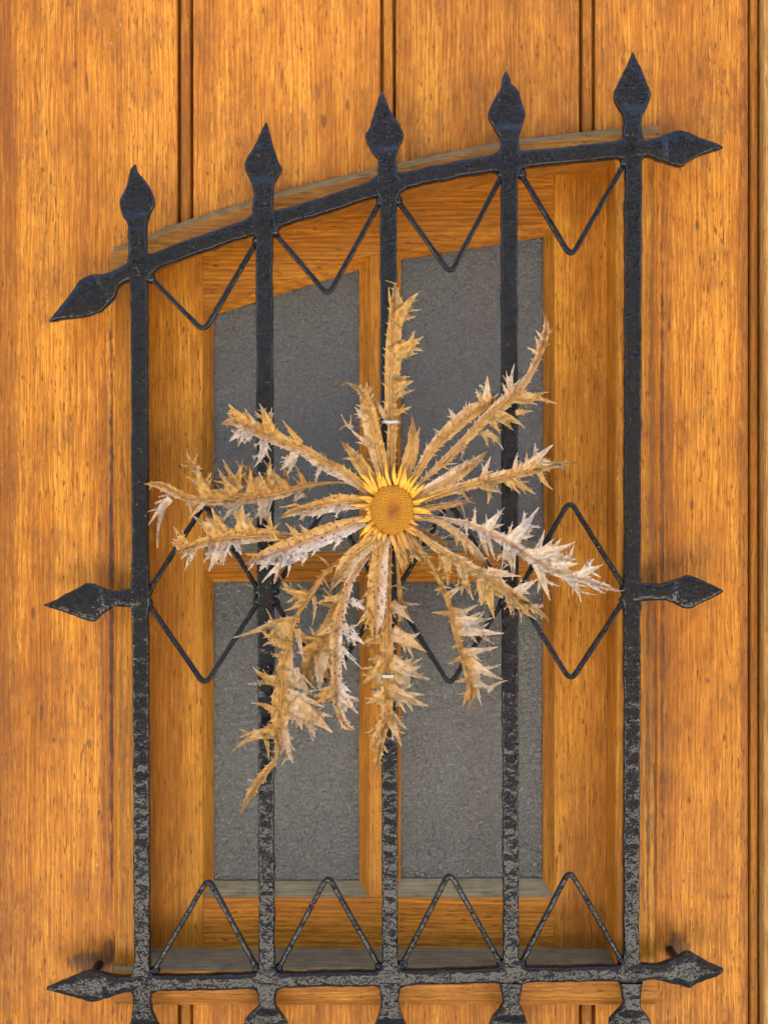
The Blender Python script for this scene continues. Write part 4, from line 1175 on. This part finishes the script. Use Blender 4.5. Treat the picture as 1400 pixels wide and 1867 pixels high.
# U, wispy dry shreds right of the disc
leaf([(752, 930, 3, 3), (803, 923, 6, 6), (848, 915, 4, 4), (862, 905, 0.6, 0.6)],
     [(840, 920, 848, 946, 5), (800, 925, 812, 940, 6), (850, 914, 866, 918, 5), (820, 920, 840, 905, 5)], (12, 12, 10), 0.5, 0.1, 0.25, (0.2, 0.2), 36, 0.6, 1.6)
leaf([(750, 955, 4, 4), (775, 975, 6, 6), (800, 985, 5, 5), (826, 1000, 0.6, 0.6)],
     [(786, 980, 800, 968, 5), (800, 984, 822, 975, 5), (780, 978, 790, 1003, 8), (796, 985, 812, 1005, 5), (770, 970, 790, 962, 5)], (10, 10, 8), 0.3, 0.2, 0.5, (0.3, 0.3), 37, 0.9, 1.8)
# V, crumpled remains under the disc on the right
leaf([(738, 970, 6, 6), (752, 995, 10, 10), (766, 1014, 9, 9), (776, 1030, 2, 2)],
     [(760, 1005, 782, 1012, 10), (752, 1000, 752, 1028, 10), (764, 1012, 790, 1015, 8)], (14, 14, 11), 0.2, 0.4, 0.35, (0.4, 0.4), 38, 1.0, 2.2)
leaf([(722, 968, 6, 6), (728, 1000, 10, 10), (735, 1022, 8, 8), (734, 1046, 0.6, 0.6)], [(736, 1010, 744, 1030, 8)], (18, 19, 16), 0.0, 0.1, 0.0, (0.4, 0.4), 39, 0.4)

# flower head
DC = (715, 930)
dv, df = [], []
RX, RZ = 39, 45
rings = [(0.0, 27.0), (0.10, 27.2), (0.22, 28.4), (0.4, 29.6), (0.6, 30.0), (0.8, 29.2), (0.93, 27.4), (1.0, 25.0), (0.98, 20.0), (0.7, 14.0), (0.3, 10.0)]
NS = 48
for r, h in rings:
    for q in range(NS):
        a = q * math.tau / NS
        dv.append(H(DC[0] + RX * r * math.cos(a), DC[1] + RZ * r * math.sin(a), h))
for k in range(len(rings) - 1):
    for q in range(NS):
        df.append([k * NS + q, k * NS + (q + 1) % NS, (k + 1) * NS + (q + 1) % NS, (k + 1) * NS + q])
df.append([(len(rings) - 1) * NS + q for q in range(NS)])
disc = build('flower_disc', dv, df, M_DISCB, thistle, smooth=True)
fv, ff = [], []
NF = 800
rg = random.Random(5)
for k in range(6, NF):
    r = math.sqrt(k / NF) * 0.985
    a = k * 2.399963
    h0 = interp(rings[:8], r)
    x, y = DC[0] + RX * r * math.cos(a), DC[1] + RZ * r * math.sin(a)
    b0 = len(fv)
    rad = 1.0 + 0.15 * r
    x += rg.uniform(-0.35, 0.35); y += rg.uniform(-0.35, 0.35)
    hh = (0.6 + 1.3 * r) * rg.uniform(0.8, 1.2)
    for q in range(5):
        t = q * math.tau / 5 + a
        fv.append(H(x + rad * math.cos(t), y + rad * math.sin(t), h0 - 0.3))
    for q in range(5):
        t = q * math.tau / 5 + a
        fv.append(H(x + 0.6 * rad * math.cos(t), y + 0.6 * rad * math.sin(t), h0 + hh))
    for q in range(5): ff.append([b0 + q, b0 + (q + 1) % 5, b0 + 5 + (q + 1) % 5, b0 + 5 + q])
    ff.append([b0 + 5 + q for q in range(5)])
fl = build('florets', fv, ff, M_DISC, disc)
fl['kind'] = 'stuff'

bracts = [(653, 861, 681, 892), (671, 856, 687, 894), (685, 858, 694, 892), (691, 854, 701, 888), (704, 838, 712, 886), (719, 842, 722, 884), (733, 845, 727, 886), (739, 849, 729, 890), (740, 860, 733, 890), (728, 865, 720, 887),
          (753, 867, 737, 893), (764, 866, 744, 895), (775, 881, 752, 905), (764, 880, 746, 898), (791, 903, 752, 916), (791, 939, 750, 932), (786, 934, 750, 928), (648, 907, 681, 911), (636, 920, 679, 921), (649, 951, 677, 943),
          (655, 979, 679, 953), (657, 992, 686, 960), (689, 984, 694, 968), (674, 867, 684, 896), (662, 876, 680, 899), (698, 866, 705, 888), (748, 872, 738, 892), (757, 890, 748, 903), (665, 912, 681, 915), (668, 936, 679, 932)]
obracts = [(728, 1006, 713, 971), (733, 997, 725, 969), (742, 1003, 730, 968), (755, 951, 747, 945), (764, 958, 746, 950), (760, 968, 742, 958), (700, 990, 703, 972), (680, 975, 689, 962), (672, 962, 681, 952), (760, 978, 738, 962),
           (716, 995, 714, 973), (770, 945, 750, 940), (664, 945, 678, 938), (768, 918, 751, 918), (676, 990, 692, 966), (663, 930, 678, 928)]


def bract(tx, ty, bx, by, m, seed, w):
    L = math.hypot(tx - bx, ty - by)
    dx, dy = (tx - bx) / L, (ty - by) / L
    nx_, ny_ = dy, -dx
    rg = random.Random(seed)
    bend = rg.uniform(-0.08, 0.08); lift = rg.uniform(1.5, 5)
    h0 = rg.uniform(23, 26)
    vv, ff = [], []
    prof = ((-0.25, 0.7), (0.0, 0.8), (0.3, 1.0), (0.55, 0.82), (0.78, 0.42), (0.92, 0.16), (1.0, 0.02))
    for s, k in prof:
        off = bend * L * 4 * s * (1 - s)
        cx, cy = bx + dx * L * s + nx_ * off, by + dy * L * s + ny_ * off
        h = h0 + lift * math.sin(max(0, s) * 2.2) - (3 if s < 0 else 0)
        ww = w * k
        for u, dh in ((1, 0.0), (0, 0.9 * k), (-1, 0.0), (0, -0.5)):
            vv.append(H(cx + nx_ * ww * u, cy + ny_ * ww * u, h + dh * 0.8))
    for i in range(len(prof) - 1):
        for q in range(4): ff.append([i * 4 + q, i * 4 + (q + 1) % 4, i * 4 + 4 + (q + 1) % 4, i * 4 + 4 + q])
    ff.append([0, 1, 2, 3]); e = (len(prof) - 1) * 4; ff.append([e + 3, e + 2, e + 1, e])
    build('bract', vv, ff, m, thistle, smooth=True, sharp=50)


for q, b in enumerate(bracts): bract(*b, M_BRACT, 100 + q, random.Random(q).uniform(2.9, 4.3))
for q, b in enumerate(obracts): bract(*b, M_OBRACT, 200 + q, random.Random(q).uniform(2.8, 4.4))
# short stem behind the head reaching back to the bar
sv, sf = [], []
for k, (h, r) in enumerate(((14, 16), (6, 11), (1.2, 8))):
    for q in range(14):
        a = q * math.tau / 14
        sv.append(H(715 + r * math.cos(a), 930 + r * math.sin(a), h))
for k in range(2):
    for q in range(14): sf.append([k * 14 + q, k * 14 + (q + 1) % 14, k * 14 + 14 + (q + 1) % 14, k * 14 + 14 + q])
sf.append(list(range(28, 42)))
build('stem', sv, sf, M_RIB, thistle, smooth=True)

# ------------------------------------------------------------------ cable ties
def tie(px0, px1, py, h, label):
    a, b = W(px0, py, GY), W(px1, py, GY)
    cx, hw_ = (a.x + b.x) / 2, (b.x - a.x) / 2
    y0, y1 = GY - h * 0.001, GY + 0.0128
    cy, hd = (y0 + y1) / 2, (y1 - y0) / 2
    pts = []
    N = 40
    for i in range(N):
        t = i * math.tau / N
        c, s = math.cos(t), math.sin(t)
        e = 0.45
        pts.append((cx + hw_ * math.copysign(abs(c) ** e, c), cy + hd * math.copysign(abs(s) ** e, s)))
    vv, ff = [], []
    hh = 2.3 * S
    for i, (x, y) in enumerate(pts):
        d = Vector((x - cx, y - cy)).normalized() * 0.0012
        sag = 0.0006 * math.cos((x - cx) / hw_ * 1.5)
        for (k, zz) in ((0, -hh), (0, hh), (1, hh), (1, -hh)):
            vv.append(Vector((x - d.x * k, y - d.y * k, a.z + zz - sag)))
    for i in range(N):
        j = (i + 1) % N
        for q in range(4): ff.append([i * 4 + q, i * 4 + (q + 1) % 4, j * 4 + (q + 1) % 4, j * 4 + q])
    o = build('cable_tie', vv, ff, M_TIE, None, smooth=True, sharp=40)
    meta(o, label, 'cable tie', 'cable ties holding the thistle')


tie(695.5, 728.5, 771, 16, 'white cable tie round the upward thistle leaf above the flower')
tie(692, 729, 1228, 15.5, 'white cable tie round the hanging thistle leaf below the flower')
